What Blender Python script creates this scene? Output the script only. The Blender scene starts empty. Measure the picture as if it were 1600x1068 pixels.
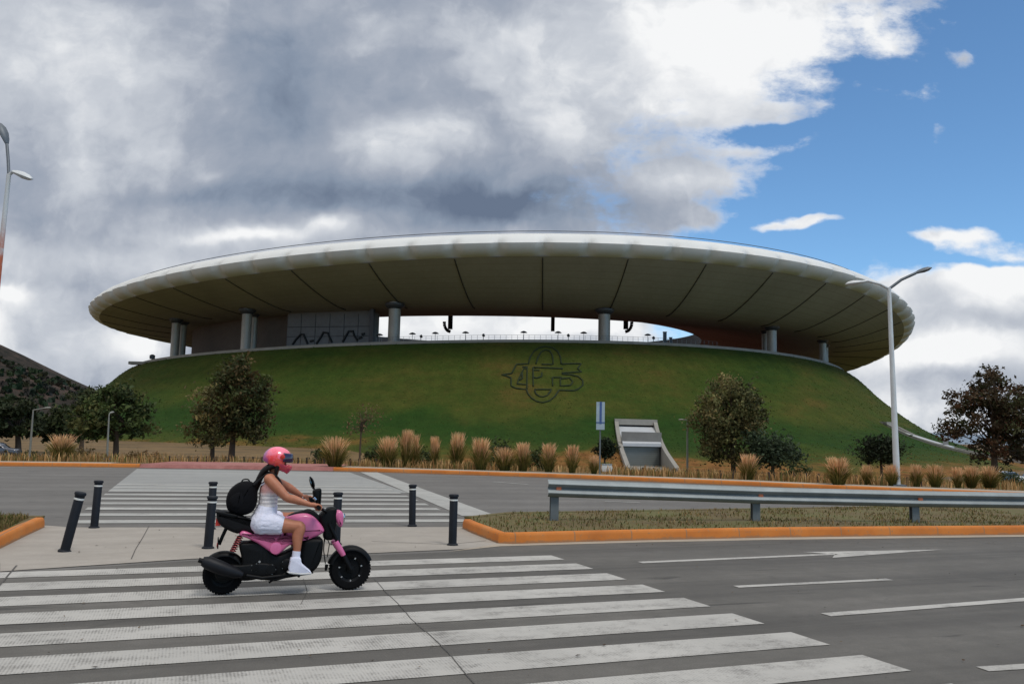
import bpy, bmesh, math, random
from mathutils import Vector, Matrix, noise
from mathutils.bvhtree import BVHTree
random.seed(7)
R = math.radians
scene = bpy.context.scene
COL = scene.collection

# ------------------------------------------------------------------ camera
F, CU, CV = 1350.0, 800.0, 534.0
PITCH, ROLL, CH = math.atan(143/1350), .022, 1.7

def ray(u, v):
    x = (u-CU)/F; y = -(v-CV)/F
    c, s = math.cos(ROLL), math.sin(ROLL)
    X = c*x - s*y; Y = s*x + c*y
    cp, sp = math.cos(PITCH), math.sin(PITCH)
    return Vector((X, cp - sp*Y, sp + cp*Y))
def at(u, v, z=0.0):
    r = ray(u, v); t = (z-CH)/r.z
    return Vector((r.x*t, r.y*t, z))
def proj(p):
    X, Y, Z = p[0], p[1], p[2]-CH
    cp, sp = math.cos(PITCH), math.sin(PITCH)
    d = cp*Y + sp*Z; y = (-sp*Y + cp*Z)/d; x = X/d
    c, s = math.cos(ROLL), math.sin(ROLL)
    return CU + F*(c*x + s*y), CV - F*(-s*x + c*y)
def lerp(a, b, t): return a + (b-a)*t
def interp(pts, x):
    if x <= pts[0][0]: return pts[0][1]
    for (x0, y0), (x1, y1) in zip(pts, pts[1:]):
        if x <= x1: return y0 + (y1-y0)*(x-x0)/(x1-x0)
    return pts[-1][1]

cam = bpy.data.cameras.new('camera'); co = bpy.data.objects.new('camera', cam); COL.objects.link(co)
cam.sensor_width = 36; cam.lens = 36*F/1600; cam.clip_end = 20000; cam.clip_start = .05
fw = ray(CU, CV).normalized(); rt = (ray(CU+100, CV) - ray(CU, CV)).normalized(); up = rt.cross(fw)
co.matrix_world = Matrix(((rt.x, up.x, -fw.x, 0), (rt.y, up.y, -fw.y, 0), (rt.z, up.z, -fw.z, CH), (0, 0, 0, 1)))
scene.camera = co

# ------------------------------------------------------------------ materials
def lin(c):
    return tuple((x/12.92 if x <= .04045 else ((x+.055)/1.055)**2.4) for x in (v/255 for v in c))
class NT:
    def __init__(s, nt): s.nt = nt; s.n = nt.nodes; s.l = nt.links
    def node(s, t, **k):
        n = s.n.new(t)
        for a, b in k.items(): setattr(n, a, b)
        return n
    def put(s, sock, v):
        if hasattr(v, 'is_output'): s.l.new(v, sock)
        else: sock.default_value = v
    def m(s, op, a, b=None, c=None, clamp=False):
        n = s.node('ShaderNodeMath', operation=op, use_clamp=clamp)
        for i, v in enumerate((a, b, c)):
            if v is not None: s.put(n.inputs[i], v)
        return n.outputs[0]
    def vm(s, op, a, b=None, out=0):
        n = s.node('ShaderNodeVectorMath', operation=op)
        s.put(n.inputs[0], a)
        if b is not None: s.put(n.inputs[1], b)
        return n.outputs[out]
    def noise(s, vec, scale, detail=4, rough=.55, dist=0.0):
        n = s.node('ShaderNodeTexNoise'); s.put(n.inputs['Vector'], vec)
        n.inputs['Scale'].default_value = scale; n.inputs['Detail'].default_value = detail
        n.inputs['Roughness'].default_value = rough; n.inputs['Distortion'].default_value = dist
        return n.outputs['Fac']
    def ramp(s, fac, stops, interp='LINEAR'):
        n = s.node('ShaderNodeValToRGB'); s.put(n.inputs[0], fac); e = n.color_ramp.elements
        n.color_ramp.interpolation = interp
        while len(e) < len(stops): e.new(.5)
        for el, (p, c) in zip(e, stops): el.position = p; el.color = (*c, 1)
        return n.outputs[0]
    def mix(s, f, a, b, mode='MIX'):
        n = s.node('ShaderNodeMix', data_type='RGBA', blend_type=mode)
        s.put(n.inputs[0], f)
        for i, v in ((6, a), (7, b)): s.put(n.inputs[i], v if hasattr(v, 'is_output') else (*v, 1))
        return n.outputs[2]
    def smooth(s, x, a, b, o0=0.0, o1=1.0):
        n = s.node('ShaderNodeMapRange', interpolation_type='SMOOTHSTEP')
        s.put(n.inputs[0], x)
        for i, v in enumerate((a, b, o0, o1)): n.inputs[i+1].default_value = v
        return n.outputs[0]
    def bump(s, h, strength, dist=.01):
        n = s.node('ShaderNodeBump'); n.inputs['Strength'].default_value = strength
        n.inputs['Distance'].default_value = dist; s.put(n.inputs['Height'], h); return n.outputs[0]

def mat(name, rough=.6, metal=0.0, spec=None):
    m = bpy.data.materials.new(name); m.use_nodes = True
    nt = NT(m.node_tree); b = nt.n['Principled BSDF']
    b.inputs['Roughness'].default_value = rough; b.inputs['Metallic'].default_value = metal
    if spec is not None: b.inputs['Specular IOR Level'].default_value = spec
    return m, nt, b
def simple(name, col, rough=.6, metal=0.0, var=.15, scale=6.0, bump=0.0, spec=None, bscale=None, coat=0.0):
    """one colour broken up by noise"""
    m, nt, b = mat(name, rough, metal, spec)
    tc = nt.node('ShaderNodeTexCoord').outputs['Object']
    f = nt.noise(tc, scale, 5, .6)
    c = lin(col)
    nt.put(b.inputs['Base Color'], nt.ramp(f, [(.25, tuple(x*(1-var) for x in c)), (.75, tuple(min(1, x*(1+var)) for x in c))]))
    if bump: nt.put(b.inputs['Normal'], nt.bump(nt.noise(tc, bscale or scale*6, 3), bump))
    if coat: b.inputs['Coat Weight'].default_value = coat; b.inputs['Coat Roughness'].default_value = .08
    return m
def pos(nt): return nt.node('ShaderNodeNewGeometry').outputs['Position']

def ground_mat(name, stops, s1=.25, s2=4.0, s3=60.0, rough=.9, bump=.25, wave=None):
    m, nt, b = mat(name, rough, 0, .3)
    p = pos(nt)
    a = nt.noise(p, s1, 5, .6); c = nt.noise(p, s2, 6, .65); d = nt.noise(p, s3, 3, .6)
    f = nt.m('ADD', nt.m('ADD', nt.m('MULTIPLY', a, .4), nt.m('MULTIPLY', c, .35)), nt.m('MULTIPLY', d, .25))
    nt.put(b.inputs['Base Color'], nt.ramp(f, [(q, lin(cc)) for q, cc in stops]))
    nt.put(b.inputs['Normal'], nt.bump(nt.m('ADD', d, nt.m('MULTIPLY', c, .5)), bump, .01))
    return m

def road_mat(name, lo, mid, hi, groove=0.0, streak_ang=20.5, blotch=.5, tracks=0.0):
    m, nt, b = mat(name, .88, 0, .35)
    p = pos(nt)
    vr = nt.node('ShaderNodeVectorRotate', rotation_type='Z_AXIS'); nt.put(vr.inputs['Vector'], p)
    vr.inputs['Angle'].default_value = -R(streak_ang); pr = vr.outputs[0]
    st = nt.noise(nt.vm('MULTIPLY', pr, (.12, 2.2, 1)), 1.0, 5, .6)
    big = nt.noise(p, .35, 4, .6); med = nt.noise(p, 3.0, 6, .7); fine = nt.noise(p, 90.0, 2, .6)
    f = nt.m('ADD', nt.m('ADD', nt.m('MULTIPLY', st, .32), nt.m('MULTIPLY', big, .25)), nt.m('ADD', nt.m('MULTIPLY', med, .23), nt.m('MULTIPLY', fine, .20)))
    col = nt.ramp(f, [(.33, lin(lo)), (.5, lin(mid)), (.66, lin(hi))])
    # darker wheel tracks along the lanes
    sx = nt.node('ShaderNodeSeparateXYZ'); nt.put(sx.inputs[0], pr)
    tr_ = nt.m('MULTIPLY_ADD', nt.m('COSINE', nt.m('MULTIPLY_ADD', sx.outputs[1], 3.6, nt.m('MULTIPLY', big, 2.0))), .5, .5)
    tr_ = nt.m('MULTIPLY', nt.m('MULTIPLY', tr_, nt.smooth(st, .35, .62)), tracks)
    col = nt.mix(tr_, col, tuple(x*.55 for x in lin(lo)))
    sk = nt.smooth(nt.noise(nt.vm('MULTIPLY', pr, (.45, 3.4, 1)), 1.0, 4, .55, .4), .63, .72)
    col = nt.mix(nt.m('MULTIPLY', sk, tracks*1.1), col, tuple(x*.45 for x in lin(lo)))
    # dark oil spots
    spots = nt.smooth(nt.noise(p, 1.7, 3, .5, .6), .66, .74)
    col = nt.mix(nt.m('MULTIPLY', spots, blotch*.5), col, tuple(x*.5 for x in lin(lo)))
    nt.put(b.inputs['Base Color'], col)
    h = fine
    if groove:
        w = nt.node('ShaderNodeTexWave', wave_type='BANDS', bands_direction='X'); nt.put(w.inputs['Vector'], pr)
        w.inputs['Scale'].default_value = 12.5; w.inputs['Distortion'].default_value = .6
        h = nt.m('ADD', nt.m('MULTIPLY', w.outputs['Fac'], groove), fine)
    nt.put(b.inputs['Normal'], nt.bump(h, .35, .006))
    return m
def paint_mat(name, col, under, worn=.5, groove=.5, ang=20.5):
    m, nt, b = mat(name, .8, 0, .35)
    p = pos(nt)
    vr = nt.node('ShaderNodeVectorRotate', rotation_type='Z_AXIS'); nt.put(vr.inputs['Vector'], p)
    vr.inputs['Angle'].default_value = -R(ang); pr = vr.outputs[0]
    a = nt.noise(p, 2.5, 6, .75); f = nt.noise(p, 45, 4, .7); st = nt.noise(nt.vm('MULTIPLY', pr, (.4, 6, 1)), 1.0, 4, .6)
    w = nt.node('ShaderNodeTexWave', wave_type='BANDS', bands_direction='X'); nt.put(w.inputs['Vector'], pr)
    w.inputs['Scale'].default_value = 12.5; w.inputs['Distortion'].default_value = .8
    wear = nt.m('ADD', nt.m('ADD', nt.m('MULTIPLY', a, .6), nt.m('MULTIPLY', f, .32)), nt.m('ADD', nt.m('MULTIPLY', st, .25), nt.m('MULTIPLY', w.outputs['Fac'], groove*.16)))
    k = nt.smooth(wear, .56+.10*(1-worn), .80+.1*(1-worn), 0, .85)
    dirt = nt.ramp(nt.noise(p, .8, 5, .6), [(.3, tuple(x*.8 for x in lin(col))), (.7, lin(col))])
    nt.put(b.inputs['Base Color'], nt.mix(k, dirt, lin(under)))
    nt.put(b.inputs['Normal'], nt.bump(nt.m('ADD', f, nt.m('MULTIPLY', w.outputs['Fac'], groove)), .3, .005))
    return m
def attr_mat(name, rough=.8, spec=.2, trans=0.0, var=.25, scale=1.5):
    """colour from a per-blade / per-leaf attribute, broken up by noise"""
    m, nt, b = mat(name, rough, 0, spec)
    a = nt.node('ShaderNodeAttribute', attribute_name='tint').outputs['Color']
    n = nt.noise(pos(nt), scale, 3)
    v = nt.ramp(n, [(.3, (1-var,)*3), (.7, (1+var,)*3)])
    nt.put(b.inputs['Base Color'], nt.mix(1.0, a, v, 'MULTIPLY'))
    if trans:
        t = nt.node('ShaderNodeBsdfTranslucent'); nt.l.new(a, t.inputs['Color'])
        mx = nt.node('ShaderNodeMixShader'); mx.inputs[0].default_value = trans
        nt.l.new(b.outputs[0], mx.inputs[1]); nt.l.new(t.outputs[0], mx.inputs[2])
        nt.l.new(mx.outputs[0], nt.n['Material Output'].inputs['Surface'])
    return m

# ------------------------------------------------------------------ mesh helpers
class MB:
    def __init__(s): s.v = []; s.f = []; s.c = None
    def add(s, vs, fs):
        o = len(s.v); s.v += [tuple(v) for v in vs]; s.f += [tuple(i+o for i in f) for f in fs]; return o
    def box(s, c, size, rz=0, M=None):
        x, y, z = (k/2 for k in size); vs = []
        for dx, dy, dz in ((-x,-y,-z),(x,-y,-z),(x,y,-z),(-x,y,-z),(-x,-y,z),(x,-y,z),(x,y,z),(-x,y,z)):
            p = Vector((dx, dy, dz))
            if rz: p.rotate(Matrix.Rotation(rz, 3, 'Z'))
            p = p + Vector(c)
            if M: p = M @ p
            vs.append(p)
        s.add(vs, [(0,3,2,1),(4,5,6,7),(0,1,5,4),(1,2,6,5),(2,3,7,6),(3,0,4,7)])
    def tube(s, path, rad, n=8, cap=True, squash=None):
        path = [Vector(p) for p in path]
        if not hasattr(rad, '__len__'): rad = [rad]*len(path)
        ref = None; rings = []
        for i, p in enumerate(path):
            t = (path[min(i+1, len(path)-1)] - path[max(i-1, 0)]).normalized()
            if ref is None: ref = Vector((0,0,1)) if abs(t.z) < .9 else Vector((1,0,0))
            a = (ref - t*ref.dot(t)).normalized(); b = t.cross(a); ref = a
            rings.append([p + (a*math.cos(2*math.pi*k/n)*(squash or 1) + b*math.sin(2*math.pi*k/n))*rad[i] for k in range(n)])
        vs = [v for r in rings for v in r]; fs = []
        for i in range(len(path)-1):
            for k in range(n): fs.append((i*n+k, i*n+(k+1)%n, (i+1)*n+(k+1)%n, (i+1)*n+k))
        if cap: fs += [tuple(range(n))[::-1], tuple((len(path)-1)*n+k for k in range(n))]
        s.add(vs, fs)
    def lathe(s, prof, n=24, M=None, close=False):
        """prof: (radius, height) about local Z"""
        vs = []; fs = []
        for r, z in prof:
            for k in range(n):
                a = 2*math.pi*k/n; p = Vector((r*math.cos(a), r*math.sin(a), z)); vs.append(M @ p if M else p)
        m = len(prof)
        for i in range(m if close else m-1):
            j = (i+1) % m
            for k in range(n): fs.append((i*n+k, i*n+(k+1)%n, j*n+(k+1)%n, j*n+k))
        if not close: fs += [tuple(range(n))[::-1], tuple((m-1)*n+k for k in range(n))]
        s.add(vs, fs)
    def pillow(s, poly, y0, w, b, M=None):
        """closed (x,z) outline thickened to +-w about y0, edges rounded by b"""
        n = len(poly); P = [Vector(p) for p in poly]
        ar = sum(P[i].x*P[(i+1)%n].y - P[(i+1)%n].x*P[i].y for i in range(n))
        if ar < 0: P.reverse()
        nor = []
        for i in range(n):
            d1 = (P[i]-P[i-1]).normalized(); d2 = (P[(i+1)%n]-P[i]).normalized()
            n1 = Vector((-d1.y, d1.x)); n2 = Vector((-d2.y, d2.x)); m = n1+n2
            if m.length < 1e-4: m = n1.copy()
            m.normalize(); nor.append(m/max(.5, m.dot(n1)))
        lay = [(-w, b), (-w+.13*b, .5*b), (-w+.45*b, .13*b), (-w+b, 0), (w-b, 0), (w-.45*b, .13*b), (w-.13*b, .5*b), (w, b)]
        vs = []
        for y, ins in lay:
            for p, q in zip(P, nor):
                t = p + q*ins; v = Vector((t.x, y0+y, t.y)); vs.append(M @ v if M else v)
        fs = []
        for i in range(len(lay)-1):
            for k in range(n): fs.append((i*n+k, (i+1)*n+k, (i+1)*n+(k+1)%n, i*n+(k+1)%n))
        fs += [tuple(range(n)), tuple((len(lay)-1)*n+k for k in range(n))[::-1]]
        s.add(vs, [f[::-1] for f in fs])
    def obj(s, name, m, parent=None, smooth=None, tint=None):
        me = bpy.data.meshes.new(name); me.from_pydata(s.v, [], s.f)
        me.materials.append(m)
        if smooth is not None:
            me.shade_smooth()
            if smooth < 180: me.set_sharp_from_angle(angle=R(smooth))
        if tint:
            a = me.color_attributes.new('tint', 'FLOAT_COLOR', 'POINT')
            a.data.foreach_set('color', [x for c in tint for x in (c[0], c[1], c[2], 1)])
        me.update()
        o = bpy.data.objects.new(name, me); COL.objects.link(o)
        if parent: o.parent = parent
        return o
def smoothpoly(pts, k=3):
    n = len(pts); out = []
    for i in range(n):
        p0, p1, p2, p3 = (Vector(pts[(i+j-1) % n]) for j in range(4))
        for t in range(k):
            t /= k
            out.append(.5*((2*p1) + (p2-p0)*t + (2*p0-5*p1+4*p2-p3)*t*t + (3*p1-p0-3*p2+p3)*t**3))
    return out
def empty(name, loc=(0,0,0), rz=0):
    o = bpy.data.objects.new(name, None); COL.objects.link(o); o.location = loc; o.rotation_euler = (0,0,rz)
    o.empty_display_size = .2; return o
def tag(o, label=None, cat=None, group=None, kind=None):
    for k, v in (('label', label), ('category', cat), ('group', group), ('kind', kind)):
        if v: o[k] = v
    return o
def copy_tree(o, parent=None):
    c = o.copy(); COL.objects.link(c)
    if parent: c.parent = parent
    for ch in list(o.children): copy_tree(ch, c)
    return c
def sheet(name, polys, z, m, kind='structure'):
    b = MB()
    for p in polys: b.add([(q[0], q[1], z) for q in p], [tuple(range(len(p)))])
    for i, f in enumerate(b.f):
        a = sum(b.v[f[k]][0]*b.v[f[(k+1)%len(f)]][1] - b.v[f[(k+1)%len(f)]][0]*b.v[f[k]][1] for k in range(len(f)))
        if a < 0: b.f[i] = f[::-1]
    o = b.obj(name, m); tag(o, kind=kind); return o

# palette
M_ = {}
M_['asphalt'] = road_mat('asphalt', (74,71,68), (92,89,84), (112,108,103), groove=.35, tracks=.6)
M_['asphalt_far'] = road_mat('asphalt_far', (84,81,78), (102,99,95), (120,117,113), streak_ang=14, blotch=.9, tracks=.35)
M_['concrete_pad'] = road_mat('concrete_pad', (132,126,118), (150,143,134), (168,161,152), blotch=.25)
M_['concrete_lane'] = road_mat('concrete_lane', (120,120,118), (138,138,135), (152,152,149), streak_ang=14, blotch=.25)
M_['gutter'] = road_mat('gutter', (135,125,112), (156,145,130), (172,162,148), blotch=.3)
M_['paint'] = paint_mat('road_paint', (176,173,167), (94,91,87), .78, .5)
M_['paint_far'] = paint_mat('road_paint_far', (164,163,158), (106,103,99), .8, .2)
M_['crack'] = simple('joint_sealant', (74,71,67), .8)
M_['brick'] = ground_mat('red_paving', [(.35, (124,78,72)), (.5, (146,96,90)), (.65, (164,116,108))], .3, 3, 30)
M_['galv'] = simple('galvanised_steel', (130,137,138), .55, .25, .18, 3, .05)
M_['galv_dark'] = simple('galvanised_post', (104,109,110), .55, .35, .2, 4, .05)
M_['black_plastic'] = simple('black_bollard_plastic', (24,27,33), .6, 0, .2, 8, .03, spec=.22)
M_['white_band'] = simple('reflective_band', (205,205,200), .5, 0, .08, 8)
M_['orange_reflector'] = simple('orange_reflector', (200,110,70), .4)
M_['pole_white'] = simple('painted_pole', (196,198,198), .5, .1, .12, 2)
M_['lamp_grey'] = simple('lamp_housing', (92,98,104), .5, .3)
def curb_material():
    m, nt, b = mat('orange_kerb_paint', .75, 0, .3)
    p = pos(nt)
    f = nt.noise(p, 1.1, 6, .65); g = nt.noise(p, 14, 5, .7)
    col = nt.ramp(f, [(.3, lin((168,96,38))), (.55, lin((188,112,46))), (.75, lin((182,120,66)))])
    chip = nt.smooth(g, .58, .70, 0, .85)
    sx = nt.node('ShaderNodeSeparateXYZ'); nt.put(sx.inputs[0], p); u_ = nt.m('MULTIPLY_ADD', sx.outputs[1], .35, sx.outputs[0])
    jt = nt.smooth(nt.m('ABSOLUTE', nt.m('SUBTRACT', nt.m('FRACT', nt.m('MULTIPLY', u_, .92)), .5)), .014, .006, 0, .8)
    foot = nt.smooth(nt.m('MULTIPLY_ADD', nt.noise(p, 5, 4, .7), .10, nt.m('MULTIPLY', sx.outputs[2], -1.0)), -.005, .03, 0, .7)
    chip = nt.m('MAXIMUM', chip, nt.m('MAXIMUM', jt, foot))
    nt.put(b.inputs['Base Color'], nt.mix(chip, col, lin((128,104,80))))
    nt.put(b.inputs['Normal'], nt.bump(g, .3)); return m
M_['curb'] = curb_material()

# ------------------------------------------------------------------ sky
def build_world():
    w = bpy.data.worlds.new('World'); scene.world = w; w.use_nodes = True
    nt = NT(w.node_tree); bg = nt.n['Background']
    sky = nt.node('ShaderNodeTexSky', sky_type='NISHITA', sun_disc=False)
    sky.sun_elevation = SUN_EL; sky.sun_rotation = SUN_ROT; sky.altitude = 1500; sky.ozone_density = 2.2; sky.air_density = 1.0; sky.dust_density = .6
    d = nt.node('ShaderNodeTexCoord').outputs['Generated']
    sp = nt.node('ShaderNodeSeparateXYZ'); nt.put(sp.inputs[0], d); X, Y, Z = sp.outputs
    ay = nt.m('MAXIMUM', nt.m('ABSOLUTE', Y), .25)
    cb = nt.node('ShaderNodeCombineXYZ'); nt.put(cb.inputs[0], nt.m('DIVIDE', X, ay)); nt.put(cb.inputs[1], nt.m('DIVIDE', Z, ay)); nt.put(cb.inputs[2], nt.m('MULTIPLY', nt.m('LESS_THAN', Y, 0.0), 7.0))
    uv = cb.outputs[0]
    # warp for billows and wisps
    wn = nt.node('ShaderNodeTexNoise'); nt.put(wn.inputs['Vector'], uv); wn.inputs['Scale'].default_value = 3.2; wn.inputs['Detail'].default_value = 5; wn.inputs['Roughness'].default_value = .6
    warp = nt.vm('MULTIPLY', nt.vm('SUBTRACT', wn.outputs['Color'], (.5,.5,.5)), (.16,.10,0))
    q = nt.vm('ADD', uv, warp)
    def UV(u, v):
        r = ray(u, v); return r.x/r.y, r.z/r.y
    def blob(u, v, su, sv, base=None):
        a, b = UV(u, v)
        e = nt.vm('MULTIPLY', nt.vm('SUBTRACT', base or q, (a, b, 0)), (F/su, F/sv, .5))
        return nt.m('POWER', 2.7183, nt.m('MULTIPLY', nt.vm('DOT_PRODUCT', e, e, 1), -1.0))
    def total(lst, start=0.0):
        s = start
        for u, v, su, sv, k in lst: s = nt.m('MULTIPLY_ADD', blob(u, v, su, sv), k, s)
        return s
    # cover: a deck left of a slanting edge, a cumulus bank low on the right, scraps in the blue
    (a0, b0), (a1, b1) = UV(1425, 60), UV(1015, 335)
    L = math.hypot(a1-a0, b1-b0); nx, ny = -(b1-b0)/L, (a1-a0)/L
    if nx*(-1) + ny*1 < 0: nx, ny = -nx, -ny
    dist = nt.vm('DOT_PRODUCT', nt.vm('SUBTRACT', q, (a0, b0, 0)), (nx, ny, 0), 1)
    deck = nt.m('MULTIPLY', nt.m('MAXIMUM', nt.m('MINIMUM', nt.m('MULTIPLY', dist, 7.0), 1.0), -1.0), .95)
    cover = total([(830,480,300,120,1.9), (1040,322,50,40,.6), (1090,285,90,26,.7), (1200,242,70,14,.55),
                   (1560,470,170,80,2.2), (1400,545,150,70,2.0), (1590,560,160,110,2.0), (1450,640,260,60,1.6),
                   (1275,350,44,12,1.3), (1225,358,34,7,.9), (1310,345,40,8,.5), (1095,347,44,15,1.2), (1480,370,80,24,1.25), (1500,408,90,7,-.7), (1440,370,40,8,.4), (1465,212,24,28,.95), (1515,88,26,18,.9), (1375,305,30,8,.55), (1480,300,120,10,.2),
                   (1185,215,60,20,-.85), (1330,235,60,24,-.2), (1215,268,60,12,.3), (1390,70,60,40,.65), (1400,150,80,24,.55), (1300,170,120,30,.2), (40,120,300,500,.5), (1570,0,110,70,-.6), (1480,700,220,50,1.6)], deck)
    n1 = nt.noise(nt.vm('MULTIPLY', q, (.8,1.15,1)), 7.0, 10, .62); n1b = nt.noise(nt.vm('MULTIPLY', nt.vm('ADD', uv, (.3,.7,0)), (.6,1.2,1)), 26.0, 6, .62)
    nn = nt.m('ADD', nt.m('MULTIPLY', nt.m('SUBTRACT', n1, .5), 2.7), nt.m('MULTIPLY', nt.m('SUBTRACT', n1b, .5), 1.25))
    alpha = nt.smooth(nt.m('ADD', cover, nn), -.12, .62)
    # brightness of the cloud: lit tops, grey undersides, billows lit from above right
    n2 = nt.noise(q, 4.0, 9, .56); n2o = nt.noise(nt.vm('ADD', q, (.022,.03,0)), 4.0, 9, .56)
    relief = nt.m('SUBTRACT', n2, n2o)
    br = total([(1170,80,240,130,.50), (1010,40,140,70,.22), (1340,90,90,90,.2), (960,190,150,60,.12), (645,222,90,44,.24), (560,215,60,30,.06), (720,110,150,70,.08), (170,110,170,90,.05), (160,240,140,60,.08), (60,120,120,120,.06),
                (430,150,85,150,-.20), (350,120,50,110,-.06), (400,60,90,60,-.05), (560,322,280,40,-.26), (280,308,120,14,-.16), (830,315,230,32,-.26), (600,150,80,80,-.07), (760,260,120,24,-.06), (1010,255,120,40,-.04), (980,330,60,30,-.08),
                (60,360,160,60,-.03), (215,535,70,30,.34), (10,505,28,44,.30), (20,460,44,12,.35), (400,368,110,12,.36), (522,356,26,14,.42), (340,280,30,10,.14), (110,400,170,26,.10), (120,460,110,30,-.05), (140,560,120,30,.14),
                (1530,440,190,70,.55), (1540,508,150,16,-.20), (1480,548,190,44,.42), (1520,592,150,16,-.12), (1480,650,220,50,.24), (1490,372,100,30,.3), (1270,352,90,24,.4), (830,500,280,40,.5), (1210,250,110,40,.2), (1110,290,80,24,.2), (120,200,230,240,.05), (60,420,150,80,.08)], .54)
    br = nt.m('MULTIPLY_ADD', nt.m('SUBTRACT', n2, .5), .30, br)
    br = nt.m('MULTIPLY_ADD', relief, .85, br)
    # crisper lobes: bulging heads in front of shaded hollows
    br = nt.m('MULTIPLY_ADD', nt.smooth(n1, .42, .56), .06, br)
    br = nt.m('MULTIPLY_ADD', nt.smooth(n2, .45, .55), .06, br)
    br = nt.m('ADD', br, -.075)
    # brightness added to the unseen cloud overhead and behind, whitening the ground light
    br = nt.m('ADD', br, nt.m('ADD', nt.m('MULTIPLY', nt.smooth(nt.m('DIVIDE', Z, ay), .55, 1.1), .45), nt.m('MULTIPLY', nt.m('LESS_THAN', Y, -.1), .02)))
    thin = nt.m('MULTIPLY', nt.m('SUBTRACT', 1.0, alpha), .3)
    br = nt.m('ADD', br, thin, clamp=True)
    cc = nt.ramp(br, [(.10, lin((104,118,140))), (.30, lin((136,149,168))), (.5, lin((163,171,185))), (.72, lin((202,207,215))), (.92, lin((246,247,248)))])
    skyc = nt.vm('MULTIPLY', sky.outputs[0], (SKY_K*.74, SKY_K*.97, SKY_K*1.06))
    cloud = nt.vm('MULTIPLY', cc, (CLOUD_K,)*3)
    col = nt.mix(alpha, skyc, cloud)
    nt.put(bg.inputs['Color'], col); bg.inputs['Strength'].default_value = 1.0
SUN_EL, SUN_AZ = R(58), R(35)      # azimuth clockwise from +Y would be behind the viewer's right
SUN_ROT = R(140)
SKY_K, CLOUD_K = .15, 1.0
build_world(); scene.world.cycles.sampling_method = 'MANUAL'; scene.world.cycles.sample_map_resolution = 256
scene.cycles.max_bounces = 5; scene.cycles.diffuse_bounces = 3; scene.cycles.glossy_bounces = 2; scene.cycles.transparent_max_bounces = 4; scene.cycles.caustics_reflective = False
sun = bpy.data.lights.new('sun', 'SUN'); so = bpy.data.objects.new('sun', sun); COL.objects.link(so)
sun.energy = 1.6; sun.angle = R(15); sun.color = (1.0, .96, .90)
sd = Vector((math.sin(SUN_ROT)*math.cos(SUN_EL), math.cos(SUN_ROT)*math.cos(SUN_EL), math.sin(SUN_EL)))
so.rotation_euler = sd.to_track_quat('Z', 'Y').to_euler()
scene.view_settings.view_transform = 'Standard'; scene.view_settings.look = 'None'
scene.view_settings.exposure = 0; scene.view_settings.gamma = 1

# ------------------------------------------------------------------ ground, roads
CURB = [(-90,20),(-45,26.5),(-27,31.5),(-19.8,34),(-16.2,34.9),(-11,35.8),(-7,36),(-2.5,35.3),(1.6,34.4),(8.7,31.7),(11.3,30.4),(13.2,29.6),(16.7,28.4),(40,22),(90,10)]
def curb_y(x): return interp(CURB, x)
def terrain(x, y):
    yp = y - curb_y(x)
    if yp < .05: return -.06
    zm = interp([(-60,-1.5),(-30,-1.7),(-5,-4.3),(60,-4.3),(120,-2.6)], x)
    z = .14 if yp < 1.6 else max(.14 - .0385*(yp-1.6), zm)
    if yp > 3: z += .06*noise.noise(Vector((x*.15, y*.15, 0)))
    return z
def drop(u, v, d0=30, d1=400):
    """where the line of sight through a pixel meets the terrain"""
    r = ray(u, v); d = d0
    while d < d1:
        p = Vector((0,0,CH)) + r*(d/r.y)
        if p.z <= terrain(p.x, p.y): break
        d += .25
    p = Vector((0,0,CH)) + r*(d/r.y); p.z = terrain(p.x, p.y); return p
def on(u, depth):
    """ground point at a given distance under a picture column"""
    p = ray(u, 690); x = p.x/p.y*depth; return Vector((x, depth, terrain(x, depth)))

def build_ground():
    b = MB()
    xs = [-6000,-2500,-1200,-600,-300,-180,-120,-90] + [k*2.0 for k in range(-40, 41)] + [90,120,180,300,600,1200,2500,6000]
    rows = [-400,-60,-30,-10,-1,.02,.17,.8,1.6,2.4,3.2] + [3.2+1.6*k for k in range(1, 70)] + [125,140,160,190,230,300,420,700,1300,2600,6000]
    n = len(rows)
    for x in xs:
        cy = curb_y(x)
        for r in rows:
            y = cy + r; z = terrain(x, y) if r > .05 else -.06
            b.v.append((x, y, z))
    for i in range(len(xs)-1):
        for j in range(n-1): b.f.append((i*n+j, (i+1)*n+j, (i+1)*n+j+1, i*n+j+1))
    m = ground_mat('dry_ground', [(.36, (60,52,34)), (.46, (88,72,46)), (.55, (116,92,60)), (.66, (80,80,44))], .12, 1.5, 25)
    tag(b.obj('ground', m, smooth=60), kind='structure')
build_ground()

B1 = R(20.5); e1 = Vector((math.cos(B1), math.sin(B1))); e2 = Vector((-math.sin(B1), math.cos(B1)))
def loc(a, b, o=(2.84, 7.13)): return Vector(o) + e1*a + e2*b

xs = [x for x, _ in CURB]
sheet('road', [[(x, curb_y(x)+.03) for x in xs][::-1] + [(-90,-60),(90,-60)]], 0.0, M_['asphalt_far'])
# near carriageway
pn = [at(0,896), at(300,876), at(560,868), at(700,862), at(780,852), at(1000,845), at(1300,840), at(1600,837)]
near_edge = [(p.x, p.y) for p in pn]
el = near_edge[0]; er = near_edge[-1]
near_edge = [(el[0]-40*e1.x, el[1]-40*e1.y)] + near_edge + [(er[0]+40*e1.x, er[1]+44*e1.y)]
sheet('near_road', [near_edge + [(60,-40),(-60,-40)]], .004, M_['asphalt'])
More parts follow.
